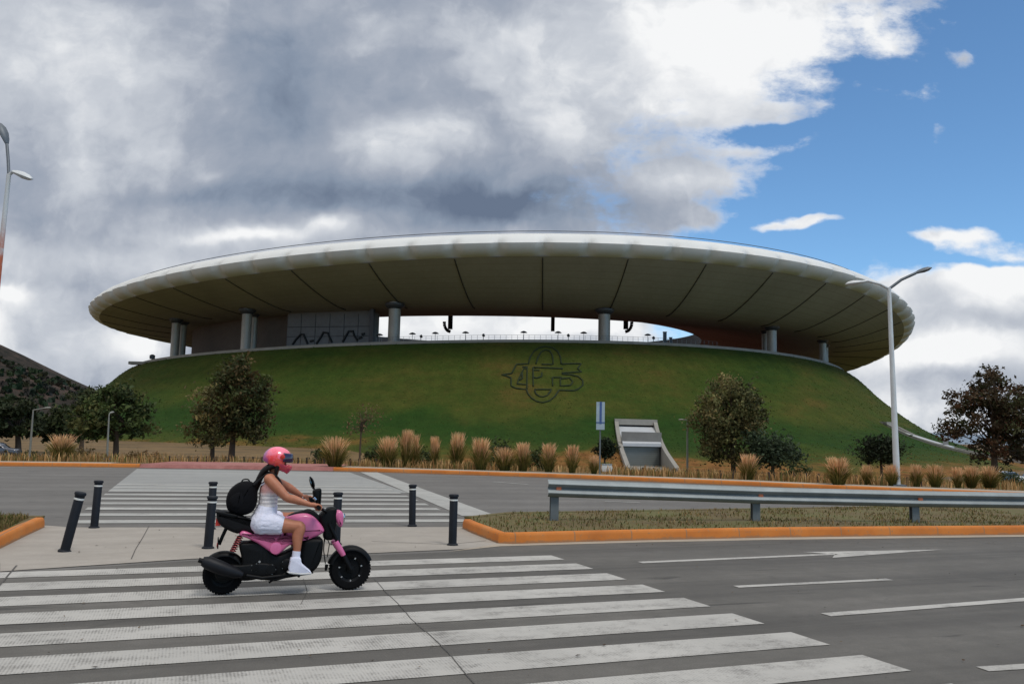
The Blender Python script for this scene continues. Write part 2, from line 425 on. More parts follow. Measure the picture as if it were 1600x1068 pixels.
# crossing pad of pale concrete through the median
padL0, padL1 = at(-60,893), at(72,826); padR0, padR1 = at(800,851), at(724,822)
sheet('median_crossing', [[at(-200,900).xy, at(0,880).xy, at(0,893).xy, at(300,873).xy, at(560,865).xy, at(720,858).xy, at(800,851).xy, at(722,823).xy, at(560,824).xy, at(110,824).xy, at(60,820).xy, at(-200,890).xy]], .008, M_['concrete_pad'])
# far lane slab of paler concrete
sheet('crossing_slab', [[at(168,768).xy, at(400,768).xy, at(640,770).xy, at(546,737.5).xy, at(380,734.5).xy, at(214,732).xy]], .0045, M_['concrete_lane'])
# gutter strip along the kerb
gp = [at(700,862), at(782,853.5), at(1000,847.5), at(1200,843.5), at(1600,838.5), at(1800,835)]
gq = [at(1800,831), at(1600,834.5), at(1200,838.5), at(1000,842), at(790,848)]
sheet('gutter', [[p.xy for p in gp] + [p.xy for p in gq]], .0085, M_['gutter'])

# near zebra: long bars parallel to the road
bars = []
rnd = random.Random(3)
for k in range(-2, 8):
    lo, hi = k*.832 - .50, k*.832 - .02
    def end(bb): return -.035*bb*1.1      # skew of the ends
    b0, b1 = end(lo), end(hi)
    if k == 7: hi -= .06
    bars.append([loc(b0-7.25, lo), loc(b0, lo), loc(b1, hi), loc(b1-7.25, hi)])
sheet('zebra_crossing', bars, .009, M_['paint'])
# lane lines and arrows
def strip(u0, v0, u1, v1, w, ext=0):
    p, q = at(u0, v0).xy, at(u1, v1).xy; d = (q-p).normalized(); n = Vector((-d.y, d.x))*w/2
    q = q + d*ext
    return [p-n, q-n, q+n, p+n]
lines = [strip(1150,917,1390,905.5,.12), strip(1535,1046,1600,1042,.13,3.0)]
a0 = at(1000,879).xy; a1 = at(1303,866).xy; dA = (a1-a0).normalized(); nA = Vector((-dA.y, dA.x))
def arrow(a0, ln, hl, hw, sw):
    h = a0 + dA*ln
    return [[a0-nA*sw/2, h-nA*sw/2, h+nA*sw/2, a0+nA*sw/2], [h-nA*hw/2-dA*.35, h+dA*hl, h+nA*hw/2-dA*.35, h-dA*.01]]
lines += arrow(a0, 3.4, 2.2, .62, .14)
lines += arrow(at(1290,961).xy, 3.5, 2.2, .62, .15)
lines.append([ (p+e1*6.2) for p in strip(1150,917,1390,905.5,.12)])
sheet('lane_markings', lines, .0095, M_['paint'])
# far zebra, stop line, dashes
fb = []
for k in range(0, 9):
    t0, t1 = .02 + k*.062, .02 + k*.062 + .026
    L0, L1 = at(100,822).xy, at(214,732).xy; R0, R1 = at(742,819).xy, at(546,737).xy
    la, lb = lerp(L0, L1, t0), lerp(L0, L1, t1); ra, rb = lerp(R0, R1, t0), lerp(R0, R1, t1)
    fb.append([la, ra, rb, lb])
sheet('zebra_crossing', fb, .0095, M_['paint_far'])
fl = [[at(563,737.5).xy, at(590,737.8).xy, at(775,805.5).xy, at(722,806).xy], strip(770,752.5,825,756.5,.16), strip(945,783,1000,785,.13), strip(980,803,1180,802,.13)]
fl.append(strip(640,742,700,745,.05))
sheet('lane_markings', fl, .009, M_['paint_far'])
# dark joints in the concrete
def crack(pts, w):
    out = []
    for p, q in zip(pts, pts[1:]):
        d = (q-p).normalized(); n = Vector((-d.y, d.x))*w/2; out.append([p-n, q-n, q+n, p+n])
    return out
cr = crack([at(*p).xy for p in ((585,905),(602,925),(628,950),(642,968),(668,990),(700,1020),(722,1048),(760,1090))], .008)
cr += crack([at(*p).xy for p in ((26,884),(8,905),(-30,950))], .02)
cr += crack([at(*p).xy for p in ((233,822),(222,842),(212,858),(205,874))], .012)
cr += crack([at(*p).xy for p in ((580,846),(700,851),(760,845))], .015)
cr += crack([at(*p).xy for p in ((474,905),(480,925),(470,945))], .006)
sheet('pavement_joints', cr, .0125, M_['crack'])

# kerbs
def kerb(name, pts, z1, w, label, m=None):
    """pts: outer bottom edge; the stone lies to the left-hand side of the line"""
    b = MB(); n = len(pts); P = [Vector((p[0], p[1])) for p in pts]
    prof = [(0,-.05),(.012,z1*.7),(.03,z1-.012),(.05,z1),(w-.02,z1),(w,z1-.02),(w,-.05)]
    for i in range(n):
        d1 = (P[i]-P[max(0,i-1)]); d2 = (P[min(n-1,i+1)]-P[i]); d = (d1.normalized() if d1.length else Vector((0,0))) + (d2.normalized() if d2.length else Vector((0,0)))
        d.normalize(); nn = Vector((-d.y, d.x))
        for o, z in prof: q = P[i] + nn*o; b.v.append((q.x, q.y, z))
    k = len(prof)
    for i in range(n-1):
        for j in range(k-1): b.f.append((i*k+j, (i+1)*k+j, (i+1)*k+j+1, i*k+j+1))
    b.f += [tuple(range(k)), tuple((n-1)*k+j for j in range(k))[::-1]]
    o = b.obj(name, m or M_['curb'], smooth=35); tag(o, kind='structure'); return o
fx = [-90,-60,-45,-35,-27,-23,-19.8,-16.2]
kerb('far_kerb', [(x, curb_y(x)) for x in fx] + [(at(214,731).x, curb_y(at(214,731).x))], .16, .22, '')
fx = [at(524,735).x, -5, -2.5, 0, 1.6, 5, 8.7, 11.3, 13.2, 16.7, 25, 40, 90]
kerb('far_kerb', [(x, curb_y(x)) for x in fx], .16, .22, '')
# the flush red ramp between them, and the pale footpath strip
xa, xb = at(214,731).x, at(524,735).x
rp = []; N = 10
b = MB()
for i in range(N+1):
    x = lerp(xa, xb, i/N)
    for yo, z in ((-.02,.004),(.1,.15),(3.4,.152)): b.v.append((x, curb_y(x)+yo, z+.004))
for i in range(N):
    for j in range(2): b.f.append((i*3+j, (i+1)*3+j, (i+1)*3+j+1, i*3+j+1))
tag(b.obj('red_ramp', M_['brick']), kind='structure')
b = MB(); X = [-90,-60,-45,-35,-27,-23,-19.8,-16.2,-13,-10,-7,-5,-2.5,0,1.6,5,8.7,11.3,13.2,16.7,25,40,90]
for x in X:
    for yo, z in ((.22,.147),(1.5,.15)) if not (xa-.1 < x < xb+.1) else ((3.4,.152),(4.6,.12)): b.v.append((x, curb_y(x)+yo, z))
for i in range(len(X)-1):
    if (xa < X[i] < xb) == (xa < X[i+1] < xb): b.f.append((i*2, i*2+2, i*2+3, i*2+1))
tag(b.obj('footpath', M_['gutter']), kind='structure')

# medians
mR = [at(722,825.5), at(735,832), at(755,840), at(778,849), at(800,850), at(900,847), at(1000,844.3), at(1200,840), at(1400,837.5), at(1600,835.5)]
mRp = [p.xy for p in mR]; mRp.append(mRp[-1]+e1*14)
kerb('median_kerb', mRp, .17, .16, '')
M_['median_soil'] = ground_mat('median_soil', [(.36, (70,60,40)), (.48, (98,84,54)), (.58, (86,88,48)), (.68, (120,104,72))], .8, 6, 60)
back = [at(1600,796).xy + e1*14, at(1600,796).xy, at(1200,804).xy, at(960,809).xy, at(800,812).xy, at(735,820).xy]
inR = []
for i, p in enumerate(mRp):
    d = (mRp[min(len(mRp)-1,i+1)] - mRp[max(0,i-1)]).normalized(); inR.append(p + Vector((-d.y, d.x))*.12)
soil = sheet('median', [inR + back], .14, M_['median_soil'])
bb = [back[0], back[0]+Vector((0,.0))]
kerb('median_edge', back, .145, -.14, '', M_['median_soil'])
mL = [at(-300,935).xy, at(-120,890).xy, at(0,858).xy, at(40,838).xy, at(70,824).xy]
kerb('median_edge', [at(68,819).xy, at(-80,818).xy, at(-500,815).xy][::-1], .145, -.14, '', M_['median_soil'])
kerb('median_kerb', mL, .17, .16, '')
sheet('median', [[at(-300,935).xy+Vector((-.1,.1)), at(-120,890).xy+Vector((-.1,.1)), at(0,858).xy+Vector((-.1,.08)), at(66,823).xy+Vector((-.1,.0)), at(58,819).xy, at(-80,818).xy, at(-500,815).xy]], .14, M_['median_soil'])

# grass blades
def blades(name, pts, hmin, hmax, cols, wid=.012, seed=1, m=None, lean=.5, parent=None):
    rd = random.Random(seed); b = MB(); t = []
    for p in pts:
        h = rd.uniform(hmin, hmax); a = rd.uniform(0, 6.283); l = rd.uniform(.1, lean)*h
        dx, dy = math.cos(a), math.sin(a); w = wid*rd.uniform(.6, 1.4); px, py = -dy*w, dx*w
        x, y, z = p
        b.add([(x-px, y-py, z-.01), (x+px, y+py, z-.01), (x+dx*l*.35+px*.7, y+dy*l*.35+py*.7, z+h*.6), (x+dx*l*.35-px*.7, y+dy*l*.35-py*.7, z+h*.6), (x+dx*l, y+dy*l, z+h)], [(0,1,2,3),(3,2,4)])
        c = rd.choice(cols); k = rd.uniform(.75, 1.25); c = tuple(x*k for x in lin(c)); t += [c]*5
    return b.obj(name, m or M_['blade'], parent, tint=t)
M_['blade'] = attr_mat('grass_blades', .8, .2, .25)
def inpoly(p, poly):
    c = False; j = len(poly)-1
    for i in range(len(poly)):
        a, b_ = poly[i], poly[j]
        if (a[1] > p[1]) != (b_[1] > p[1]) and p[0] < (b_[0]-a[0])*(p[1]-a[1])/(b_[1]-a[1]) + a[0]: c = not c
        j = i
    return c
def scatter(poly, n, z, seed, dens=None):
    rd = random.Random(seed); x0 = min(p[0] for p in poly); x1 = max(p[0] for p in poly); y0 = min(p[1] for p in poly); y1 = max(p[1] for p in poly)
    out = []; guard = 0
    while len(out) < n and guard < n*40:
        guard += 1; p = (rd.uniform(x0, x1), rd.uniform(y0, y1))
        if not inpoly(p, poly): continue
        if dens and rd.random() > dens(*p): continue
        out.append((p[0], p[1], z))
    return out
polyR = [tuple(q) for q in inR] + [tuple(q) for q in back]
dn = lambda x, y: max(.08, .5 + .9*noise.noise(Vector((x*1.1, y*1.1, 3))))
gcols = [(104,96,54),(88,92,46),(122,104,66),(138,116,78),(78,84,42),(104,84,56)]
g = blades('median_grass', [p for p in scatter(polyR, 11500, .14, 5, dn) if p[0] < 11.5], .02, .075, gcols, .009, 11, lean=1.4)
tag(g, 'patchy dry and green grass on the median under the guard rail', 'grass', kind='stuff')
pl = [at(-120,890).xy+Vector((-.25,.12)), at(0,858).xy+Vector((-.22,.08)), at(62,823).xy+Vector((-.2,.0)), at(40,820).xy, at(-80,819).xy]
g = blades('median_grass', scatter([tuple(q) for q in pl], 3500, .14, 6, dn), .03, .11, gcols, .007, 12, lean=.9)
tag(g, 'short dry grass inside the orange kerb beside the leaning bollard', 'grass', kind='stuff')
# dead leaves and grit on the crossing pad and along the kerb foot
rd = random.Random(55); b = MB(); tt = []
spots = [at(rd.uniform(60, 760), rd.uniform(826, 866)).xy for _ in range(34)] + [at(rd.uniform(700, 1600), rd.uniform(846, 860)).xy for _ in range(30)] + [at(rd.uniform(0, 1600), rd.uniform(880, 1060)).xy for _ in range(40)]
for q in spots:
    r_ = rd.uniform(.008, .028); a_ = rd.uniform(0, 6.28)
    b.add([(q.x+math.cos(a_+k*1.57)*r_*(1 if k % 2 else .5), q.y+math.sin(a_+k*1.57)*r_*(1 if k % 2 else .5), .016+rd.uniform(0,.01)) for k in range(4)], [(0,1,2,3)])
    tt += [lin(rd.choice(((72,56,40),(58,50,42),(96,76,50))))]*4
tag(b.obj('leaf_litter', M_['blade'], tint=tt), 'scattered dead leaves and grit on the road and crossing pad', 'litter', kind='stuff')
# ------------------------------------------------------------------ stadium
BC = (-5.88, 299.99, 114.24, 110.0, .03)
def ell(P, ph, k=1.0, off=0.0):
    cx, cy, a, b_, rot = P; x, y = (a*k+off)*math.sin(ph), -(b_*k+off)*math.cos(ph); c, s = math.cos(rot), math.sin(rot)
    return Vector((cx + c*x - s*y, cy + s*x + c*y))
def berm_z(ph): return 21.17 + .42*math.cos(ph) + .70*math.cos(2*ph) - .05*math.sin(ph) + 1.76*math.sin(2*ph)
RC = (-3.03, 300.13, 128.2, 124.61, .02)
def rim_z(ph): return 31.37 + 5.97*math.cos(ph) + .65*math.cos(2*ph) - 2.03*math.sin(ph) + 3.56*math.sin(2*ph)
PROF = [(-3,-.55),(0,-.55),(1.2,-.85),(2.5,-1.6),(5,-3.5),(9.5,-8.2),(15,-12.9),(21,-17.2),(27,-20.2),(34,-22.5),(42,-24.2),(52,-25.7),(64,-27.5)]
def berm_pt(ph, d): p = ell(BC, ph, 1, d); return Vector((p.x, p.y, berm_z(ph) + interp(PROF, d)))
stadium = tag(empty('stadium', (BC[0], BC[1], -3.4)), 'round stadium with a white saucer roof on columns above a steep green grass mound', 'stadium')
def spart(name, b, m, parent=None, smooth=40):
    o = b.obj(name, m, None, smooth=smooth)
    p = parent or stadium
    o.parent = p
    if parent is None: o.matrix_parent_inverse = Matrix.Translation((-BC[0], -BC[1], 3.4))
    return o
# grass mound
def mound_mat():
    m, nt, bs = mat('mown_mound_grass', .95, 0, .15)
    p = pos(nt); sp = nt.node('ShaderNodeSeparateXYZ'); nt.put(sp.inputs[0], p)
    a = nt.noise(p, .028, 6, .6, .4); c = nt.noise(nt.vm('MULTIPLY', p, (.1,.1,.45)), 1, 5, .6); d = nt.noise(p, 1.6, 6, .7)
    f = nt.m('ADD', nt.m('ADD', nt.m('MULTIPLY', a, .5), nt.m('MULTIPLY', c, .3)), nt.m('MULTIPLY', d, .2))
    col = nt.ramp(f, [(.34, lin((42,64,23))), (.45, lin((60,77,27))), (.56, lin((76,80,32))), (.69, lin((104,82,42)))])
    # watered bright band low down, dry straw at the foot
    low = nt.m('MULTIPLY_ADD', nt.m('SUBTRACT', a, .5), 16.0, sp.outputs[2])
    band = nt.m('MULTIPLY', nt.smooth(low, -1.5, 1.2), nt.smooth(low, 7.5, 3.5))
    col = nt.mix(nt.m('MULTIPLY', band, .75), col, lin((34,66,22)))
    foot = nt.smooth(low, -1.0, -3.2)
    straw = nt.ramp(nt.noise(p, .35, 6, .65), [(.35, lin((106,72,38))), (.52, lin((140,98,54))), (.66, lin((92,86,42)))])
    col = nt.mix(foot, col, straw)
    nt.put(bs.inputs['Base Color'], nt.mix(1.0, col, nt.ramp(nt.m('MULTIPLY_ADD', nt.noise(nt.vm('MULTIPLY', p, (.5,.5,.07)), 1.0, 5, .7), .6, nt.m('MULTIPLY', nt.noise(p, 2.2, 5, .75), .4)), [(.36, (.78,)*3), (.64, (1.22,)*3)]), 'MULTIPLY'))
    nt.put(bs.inputs['Normal'], nt.bump(nt.noise(p, 2.2, 6, .8), .9, .5)); return m
PORTALS = []
def phi_of(u, d):
    best = (1e9, 0)
    for i in range(3000):
        ph = -1.5 + 3.0*i/3000; p = berm_pt(ph, d); q = proj(p)
        if abs(q[0]-u) < best[0] and p.y < 300: best = (abs(q[0]-u), ph)
    return best[1]
def portal_frame(ph):
    c = berm_pt(ph, 0); o = ell(BC, ph, 1, 10) - ell(BC, ph, 1, 0); o.normalize(); t = Vector((-o.y, o.x))
    return Vector((c.x, c.y)), o, (-t if t.x < 0 else t)
for u_, w_, d0_, d1_, sk_ in ((994, 8.8, 23.5, 57, -.30), (1386, 4.6, 21.5, 56, -.05)):
    ph_ = phi_of(u_, d0_); PORTALS.append((ph_, w_, d0_, d1_, sk_, *portal_frame(ph_)))
def in_portal(x, y):
    for ph_, w_, d0_, d1_, sk_, ba, o_, t_ in PORTALS:
        q = Vector((x, y)) - ba; d = q.dot(o_); s_ = q.dot(t_) - sk_*(d-d0_)
        if d0_ + .2 < d < d1_+8 and abs(s_) < w_/2 - .15: return True
    return False
b = MB(); NP = 1200; dd = []
for q, w_ in zip(PROF, PROF[1:]):
    n_ = max(1, int(math.ceil((w_[0]-q[0])/1.6))); dd += [lerp(q[0], w_[0], i_/n_) for i_ in range(n_)]
dd.append(PROF[-1][0])
def sm_prof(d): return .25*interp(PROF, d-1.2) + .5*interp(PROF, d) + .25*interp(PROF, d+1.2) if d > 1 else interp(PROF, d)
for i in range(NP):
    ph = 2*math.pi*i/NP
    for d in dd:
        p = ell(BC, ph, 1, d); b.v.append((p.x, p.y, berm_z(ph) + sm_prof(d)))
k = len(dd)
for i in range(NP):
    j = (i+1) % NP
    for q in range(k-1):
        m_ = [b.v[i_] for i_ in (i*k+q, i*k+q+1, j*k+q+1, j*k+q)]
        if math.cos(ph0 := 2*math.pi*i/NP) > 0 and in_portal(sum(a_[0] for a_ in m_)/4, sum(a_[1] for a_ in m_)/4): continue
        b.f.append((i*k+q, i*k+q+1, j*k+q+1, j*k+q))
mound_bvh = BVHTree.FromPolygons(b.v, b.f)
mound = spart('grass_mound', b, mound_mat(), smooth=180)
def hit_mound(u, v):
    r = ray(u, v).normalized(); h = mound_bvh.ray_cast(Vector((0,0,CH)), r)
    return h[0], h[1]
# pale lip of the terrace
M_['conc'] = simple('fair_faced_concrete', (138,134,126), .85, 0, .16, .5, .2, None, 8)
M_['conc_dark'] = simple('weathered_concrete', (112,110,106), .85, 0, .2, .5, .2, None, 8)
b = MB(); NP = 240
for i in range(NP):
    ph = 2*math.pi*i/NP; z = berm_z(ph)
    for o, dz in ((.25,-.75),(.25,0),(-.35,.02),(-.35,-.5),(-14,-.45)):
        p = ell(BC, ph, 1, o); b.v.append((p.x, p.y, z+dz))
for i in range(NP):
    j = (i+1) % NP
    for q in range(4): b.f.append((i*5+q, j*5+q, j*5+q+1, i*5+q+1))
b.f = [f[::-1] for f in b.f]
spart('terrace', b, M_['conc'], smooth=30)
# seating bowl inside
b = MB(); NP = 120; pr = [(-14,-.4),(-16,-.6),(-40,-13),(-60,-22),(-62,-25)]
for i in range(NP):
    ph = 2*math.pi*i/NP
    for o, dz in pr: p = ell(BC, ph, 1, o); b.v.append((p.x, p.y, berm_z(ph)+dz))
for i in range(NP):
    j = (i+1) % NP
    for q in range(4): b.f.append((i*5+q, i*5+q+1, j*5+q+1, j*5+q))
b.f.append(tuple(i*5+4 for i in range(NP)))
spart('seating_bowl', b, simple('red_seats', (96,50,46), .7, 0, .3, .3), smooth=30)
# roof: pillowed white rim, ribbed soffit, upper skin
HOLE = .50
def hole_pt(ph): return Vector((6 + (59 if math.sin(ph) > 0 else 76)*math.sin(ph), RC[1] - 54*math.cos(ph)))
def hole_z(ph): return 34.9 + 1.0*math.cos(ph) - 1.0*max(0, math.sin(ph))**2
def soffit(ph, s):
    """s 0 at the rim, 1 at the inner opening"""
    p = ell(RC, ph).lerp(hole_pt(ph), s); zc = rim_z(ph)
    if s < .30: z = 30.2 + (zc-30.2)*(1-s/.30)**1.45
    else:
        t = (s-.30)/.70; z = 30.2 + (hole_z(ph)-30.2)*max(0, (t-.2)/.8)**1.3
    return Vector((p.x, p.y, z))
NJ = 88; PH0 = None
best = 1e9
for i in range(4000):     # a joint falls where the photograph's straight seam does
    ph = -.6 + 1.2*i/4000; u, v = proj((*ell(RC, ph), rim_z(ph)))
    if abs(u-848) < best: best = abs(u-848); PH0 = ph
PER = 14; NR = NJ*PER
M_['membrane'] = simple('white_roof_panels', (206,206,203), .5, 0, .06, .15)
M_['soffit'] = None
def soffit_mat():
    m, nt, bs = mat('soffit_slats', .8, 0, .25)
    p = pos(nt)
    rad = nt.vm('LENGTH', nt.vm('MULTIPLY', nt.vm('SUBTRACT', p, (RC[0], RC[1], 0)), (1/RC[2], 1/RC[3], 0)), None, 1)
    sl = nt.m('FRACT', nt.m('MULTIPLY', rad, 60.0))
    gap = nt.smooth(sl, .10, .02)
    f = nt.noise(p, .06, 5, .6); g = nt.noise(p, 1.2, 4, .6)
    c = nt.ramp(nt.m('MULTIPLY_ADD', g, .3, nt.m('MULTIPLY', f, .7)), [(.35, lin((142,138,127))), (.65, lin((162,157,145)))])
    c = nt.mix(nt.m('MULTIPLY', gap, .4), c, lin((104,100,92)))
    nt.put(bs.inputs['Base Color'], c); return m
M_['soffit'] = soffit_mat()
b = MB()
# mid panel the edge is a keel with a flat grey underside; at every joint it rounds off
LOW_M = [(-.2,0),(.95,.22),(1.95,.7),(2.65,1.4),(3.0,2.3)]; UP_M = [(3.0,2.3),(2.45,3.05),(1.5,3.95),(0,4.75),(-2.2,5.35)]
LOW_J = [(-.35,.1),(.35,.75),(.95,1.4),(1.4,2.0),(1.75,2.6)]; UP_J = [(1.75,2.6),(1.7,3.3),(1.15,4.0),(-.1,4.72),(-2.2,5.35)]
for mid, jnt in ((LOW_M, LOW_J), (UP_M, UP_J)):
    base = len(b.v)
    for i in range(NR):
        ph = PH0 + 2*math.pi*i/NR; f = (i % PER)/PER; f = min(f, 1-f); w_ = math.exp(-(f/.13)**2)
        for (o0, z0), (o1, z1) in zip(mid, jnt):
            p = ell(RC, ph, 1, lerp(o0, o1, w_)); b.v.append((p.x, p.y, rim_z(ph) + lerp(z0, z1, w_)))
    n = 5
    for i in range(NR):
        j = (i+1) % NR
        for q in range(n-1): b.f.append((base+i*n+q, base+j*n+q, base+j*n+q+1, base+i*n+q+1))
roof = spart('roof', b, M_['membrane'], smooth=50)
roof.name = 'roof_rim'
b = MB(); S = [0,.02,.05,.09,.13,.17,.22,.27,.32,.38,.46,.55,.65,.76,.88,1.0]; NS = 176
for i in range(NS):
    ph = PH0 + 2*math.pi*i/NS
    for s in S: b.v.append(soffit(ph, s))
n = len(S)
for i in range(NS):
    j = (i+1) % NS
    for q in range(n-1): b.f.append((i*n+q, i*n+q+1, j*n+q+1, j*n+q))
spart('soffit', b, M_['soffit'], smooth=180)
b = MB(); prof = [(0,5.3,0),(.03,5.6,0),(.12,6.1,0),(.35,5.6,0),(.7,3.5,0),(1,0,38.2)]
for i in range(NS):
    ph = PH0 + 2*math.pi*i/NS
    for s, dz, za in prof:
        p = ell(RC, ph, 1, -2.0).lerp(hole_pt(ph), s); b.v.append((p.x, p.y, za or max(rim_z(ph)+dz, soffit(ph, s).z+(2.0 if s > .1 else 0))))
n = len(prof)
for i in range(NS):
    j = (i+1) % NS
    for q in range(n-1): b.f.append((i*n+q, j*n+q, j*n+q+1, i*n+q+1))
spart('roof_skin', b, M_['membrane'], smooth=180)
b = MB()
for i in range(NS):
    p = hole_pt(PH0 + 2*math.pi*i/NS); b.v += [(p.x, p.y, 38.2), (p.x, p.y, hole_z(PH0 + 2*math.pi*i/NS)-.06)]
for i in range(NS): j = (i+1) % NS; b.f.append((i*2, j*2, j*2+1, i*2+1))
spart('inner_fascia', b, simple('dark_fascia', (34,34,36), .7), smooth=180)
# slim gutter rail on the crest
b = MB(); pts = []
for i in range(NS+1):
    ph = PH0 + 2*math.pi*i/NS; p = ell(RC, ph, 1, -2.4); pts.append((p.x, p.y, rim_z(ph)+5.9))
b.tube(pts, .08, 5, False); M_['dark_steel'] = simple('dark_steel', (70,72,76), .5, .3)
spart('gutter_rail', b, M_['dark_steel'])
# seams on the soffit at every second joint
M_['seam'] = simple('dark_seam', (58,54,48), .8)
for jn in range(0, NJ, 2):
    ph = PH0 + 2*math.pi*jn/NJ
    if math.cos(ph) < -.25: continue
    b = MB(); pts = []
    for q in range(15):
        s = .004 + q*.022; p = soffit(ph, s); pts.append((p.x, p.y, p.z-.02))
    b.tube(pts, .15, 5); spart('seam', b, M_['seam'], smooth=180)
# columns
def px_phi(u, off, zf=berm_z):
    best = (1e9, 0)
    for i in range(4000):
        ph = -1.75 + 3.5*i/4000; p = ell(BC, ph, 1, off); q = proj((p.x, p.y, zf(ph)))
        if p.y < 258 and abs(q[0]-u) < best[0]: best = (abs(q[0]-u), ph)
    return best[1]
M_['column'] = simple('column_cladding', (156,150,140), .45, .25, .12, .4)
for u, off, rad in ((272,-4,1.15),(283,-7,1.0),(383,-4,1.25),(395,-9,.8),(615,-4,1.42),(944,-4,1.42),(1206,-4,1.3),(1196,-9,.9),(1286,-4,1.0),(1309,-5,.8)):
    ph = px_phi(u, off); p = ell(BC, ph, 1, off); z0 = berm_z(ph)-.6
    hit = None; top = 31.5
    b = MB(); b.lathe([(rad, z0), (rad, z0+.9), (rad*.97, z0+1), (rad*.97, top)], 20, Matrix.Translation((p.x, p.y, 0)))
    c_ = spart('column', b, M_['column'], smooth=50)
    b = MB(); b.lathe([(rad*1.0, 29.4), (rad*1.45, 29.9), (rad*1.6, 30.2), (rad*1.6, 30.6)], 20, Matrix.Translation((p.x, p.y, 0)))  # dark cap standing in for the shadow disc where column meets soffit
    spart('column_shadow_cap', b, M_['dark_steel'], c_, 50)
# concourse building with painted panel between the columns on the near side
pa, pb = px_phi(447, -11), px_phi(577, -11)
b = MB(); N = 14
for i in range(N+1):
    ph = lerp(pa, pb, i/N); p = ell(BC, ph, 1, -11); q = ell(BC, ph, 1, -16); z0 = berm_z(ph)-1
    b.v += [(p.x, p.y, z0), (p.x, p.y, 31.2), (q.x, q.y, 31.2), (q.x, q.y, z0)]
for i in range(N):
    for a_, c_ in ((0,1),(1,2),(2,3)): b.f.append((i*4+a_, i*4+c_, (i+1)*4+c_, (i+1)*4+a_))
b.f += [(0,1,2,3), (N*4+3,N*4+2,N*4+1,N*4)]
b.f = [f[::-1] for f in b.f]
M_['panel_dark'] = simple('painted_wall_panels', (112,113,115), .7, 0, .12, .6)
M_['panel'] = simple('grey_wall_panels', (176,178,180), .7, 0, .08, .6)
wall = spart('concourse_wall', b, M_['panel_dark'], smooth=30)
def on_wall(u, v, o=-10.93):
    ph = px_phi(u, o, lambda a: berm_z(a)+3); p = ell(BC, ph, 1, o); d = Vector((p.x, p.y)).length; r = ray(u, v); t = d/math.hypot(r.x, r.y)
    return Vector((p.x, p.y, CH + r.z*t))
b = MB()
for i in range(1, 6):
    u = 447 + i*22.4; b.tube([on_wall(u, 545), on_wall(u, 490)], .06, 4)
for v in (505, 520): b.tube([on_wall(u, v + (15-(u-447)*.03)*.4) for u in range(448, 582, 11)], .06, 4)
spart('panel_joint', b, M_['dark_steel'], wall)
M_['black_paint'] = simple('black_mural_paint', (34,38,40), .7)
for pts in ([(458,538),(463,530),(470,522),(474,522),(478,530),(481,537)], [(495,537),(502,526),(505,519),(512,520),(515,527),(519,535)], [(536,534),(541,524),(545,517),(551,517),(554,525),(559,532)]):
    b = MB(); b.tube([on_wall(u, v, -10.9) for u, v in pts], .42, 6, squash=.6); spart('painted_arch', b, M_['black_paint'], wall)
for u, v in ((487,533),(567,522),(563,528)):
    b = MB(); b.tube([on_wall(u-2, v, -10.9), on_wall(u+3, v-1, -10.9)], .3, 6); spart('painted_mark', b, M_['black_paint'], wall)
pc = px_phi(580, -9); p = ell(BC, pc, 1, -9); b = MB(); b.box((p.x, p.y, 26), (1.0, 1.0, 11), pc); spart('corner_post', b, M_['dark_steel'])
pa2, pb2 = px_phi(300, -16), px_phi(446, -13)
b = MB()
for i in range(N+1):
    ph = lerp(pa2, pb2, i/N); p = ell(BC, ph, 1, -14); q = ell(BC, ph, 1, -18); z0 = berm_z(ph)-1
    b.v += [(p.x, p.y, z0), (p.x, p.y, 30.6), (q.x, q.y, 30.6), (q.x, q.y, z0)]
for i in range(N):
    for a_, c_ in ((0,1),(1,2),(2,3)): b.f.append((i*4+a_, i*4+c_, (i+1)*4+c_, (i+1)*4+a_))
b.f = [f[::-1] for f in b.f]
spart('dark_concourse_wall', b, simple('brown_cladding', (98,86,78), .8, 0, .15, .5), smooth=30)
# terrace railing across the opening
b = MB(); ra, rb = px_phi(588, -.2), px_phi(1120, -.2); n = 64; top = []
for i in range(n+1):
    ph = lerp(ra, rb, i/n); p = ell(BC, ph, 1, -.2); z = berm_z(ph); b.tube([(p.x,p.y,z-.1),(p.x,p.y,z+1.05)], .035, 4); top.append((p.x,p.y,z+1.05))
b.tube(top, .03, 4)
b.tube([(x,y,z-.5) for x,y,z in top], .02, 4)
M_['rail_grey'] = simple('railing_steel', (120,124,128), .4, .5)
spart('railing', b, M_['rail_grey'])
# ledge sticking out at the mound's far edge
h = berm_pt(px_phi(232, 0), 0)
b = MB(); b.box((h.x-2.2, h.y, h.z-.3), (5.5, 2.5, .8)); spart('ledge', b, M_['conc'])
b = MB(); b.lathe([(.2,h.z),(.2,h.z+.9),(.75,h.z+1.0),(.8,h.z+1.9),(.3,h.z+2.2)], 8, Matrix.Translation((h.x+1.0, h.y, 0))); spart('vent_cowl', b, M_['dark_steel'])
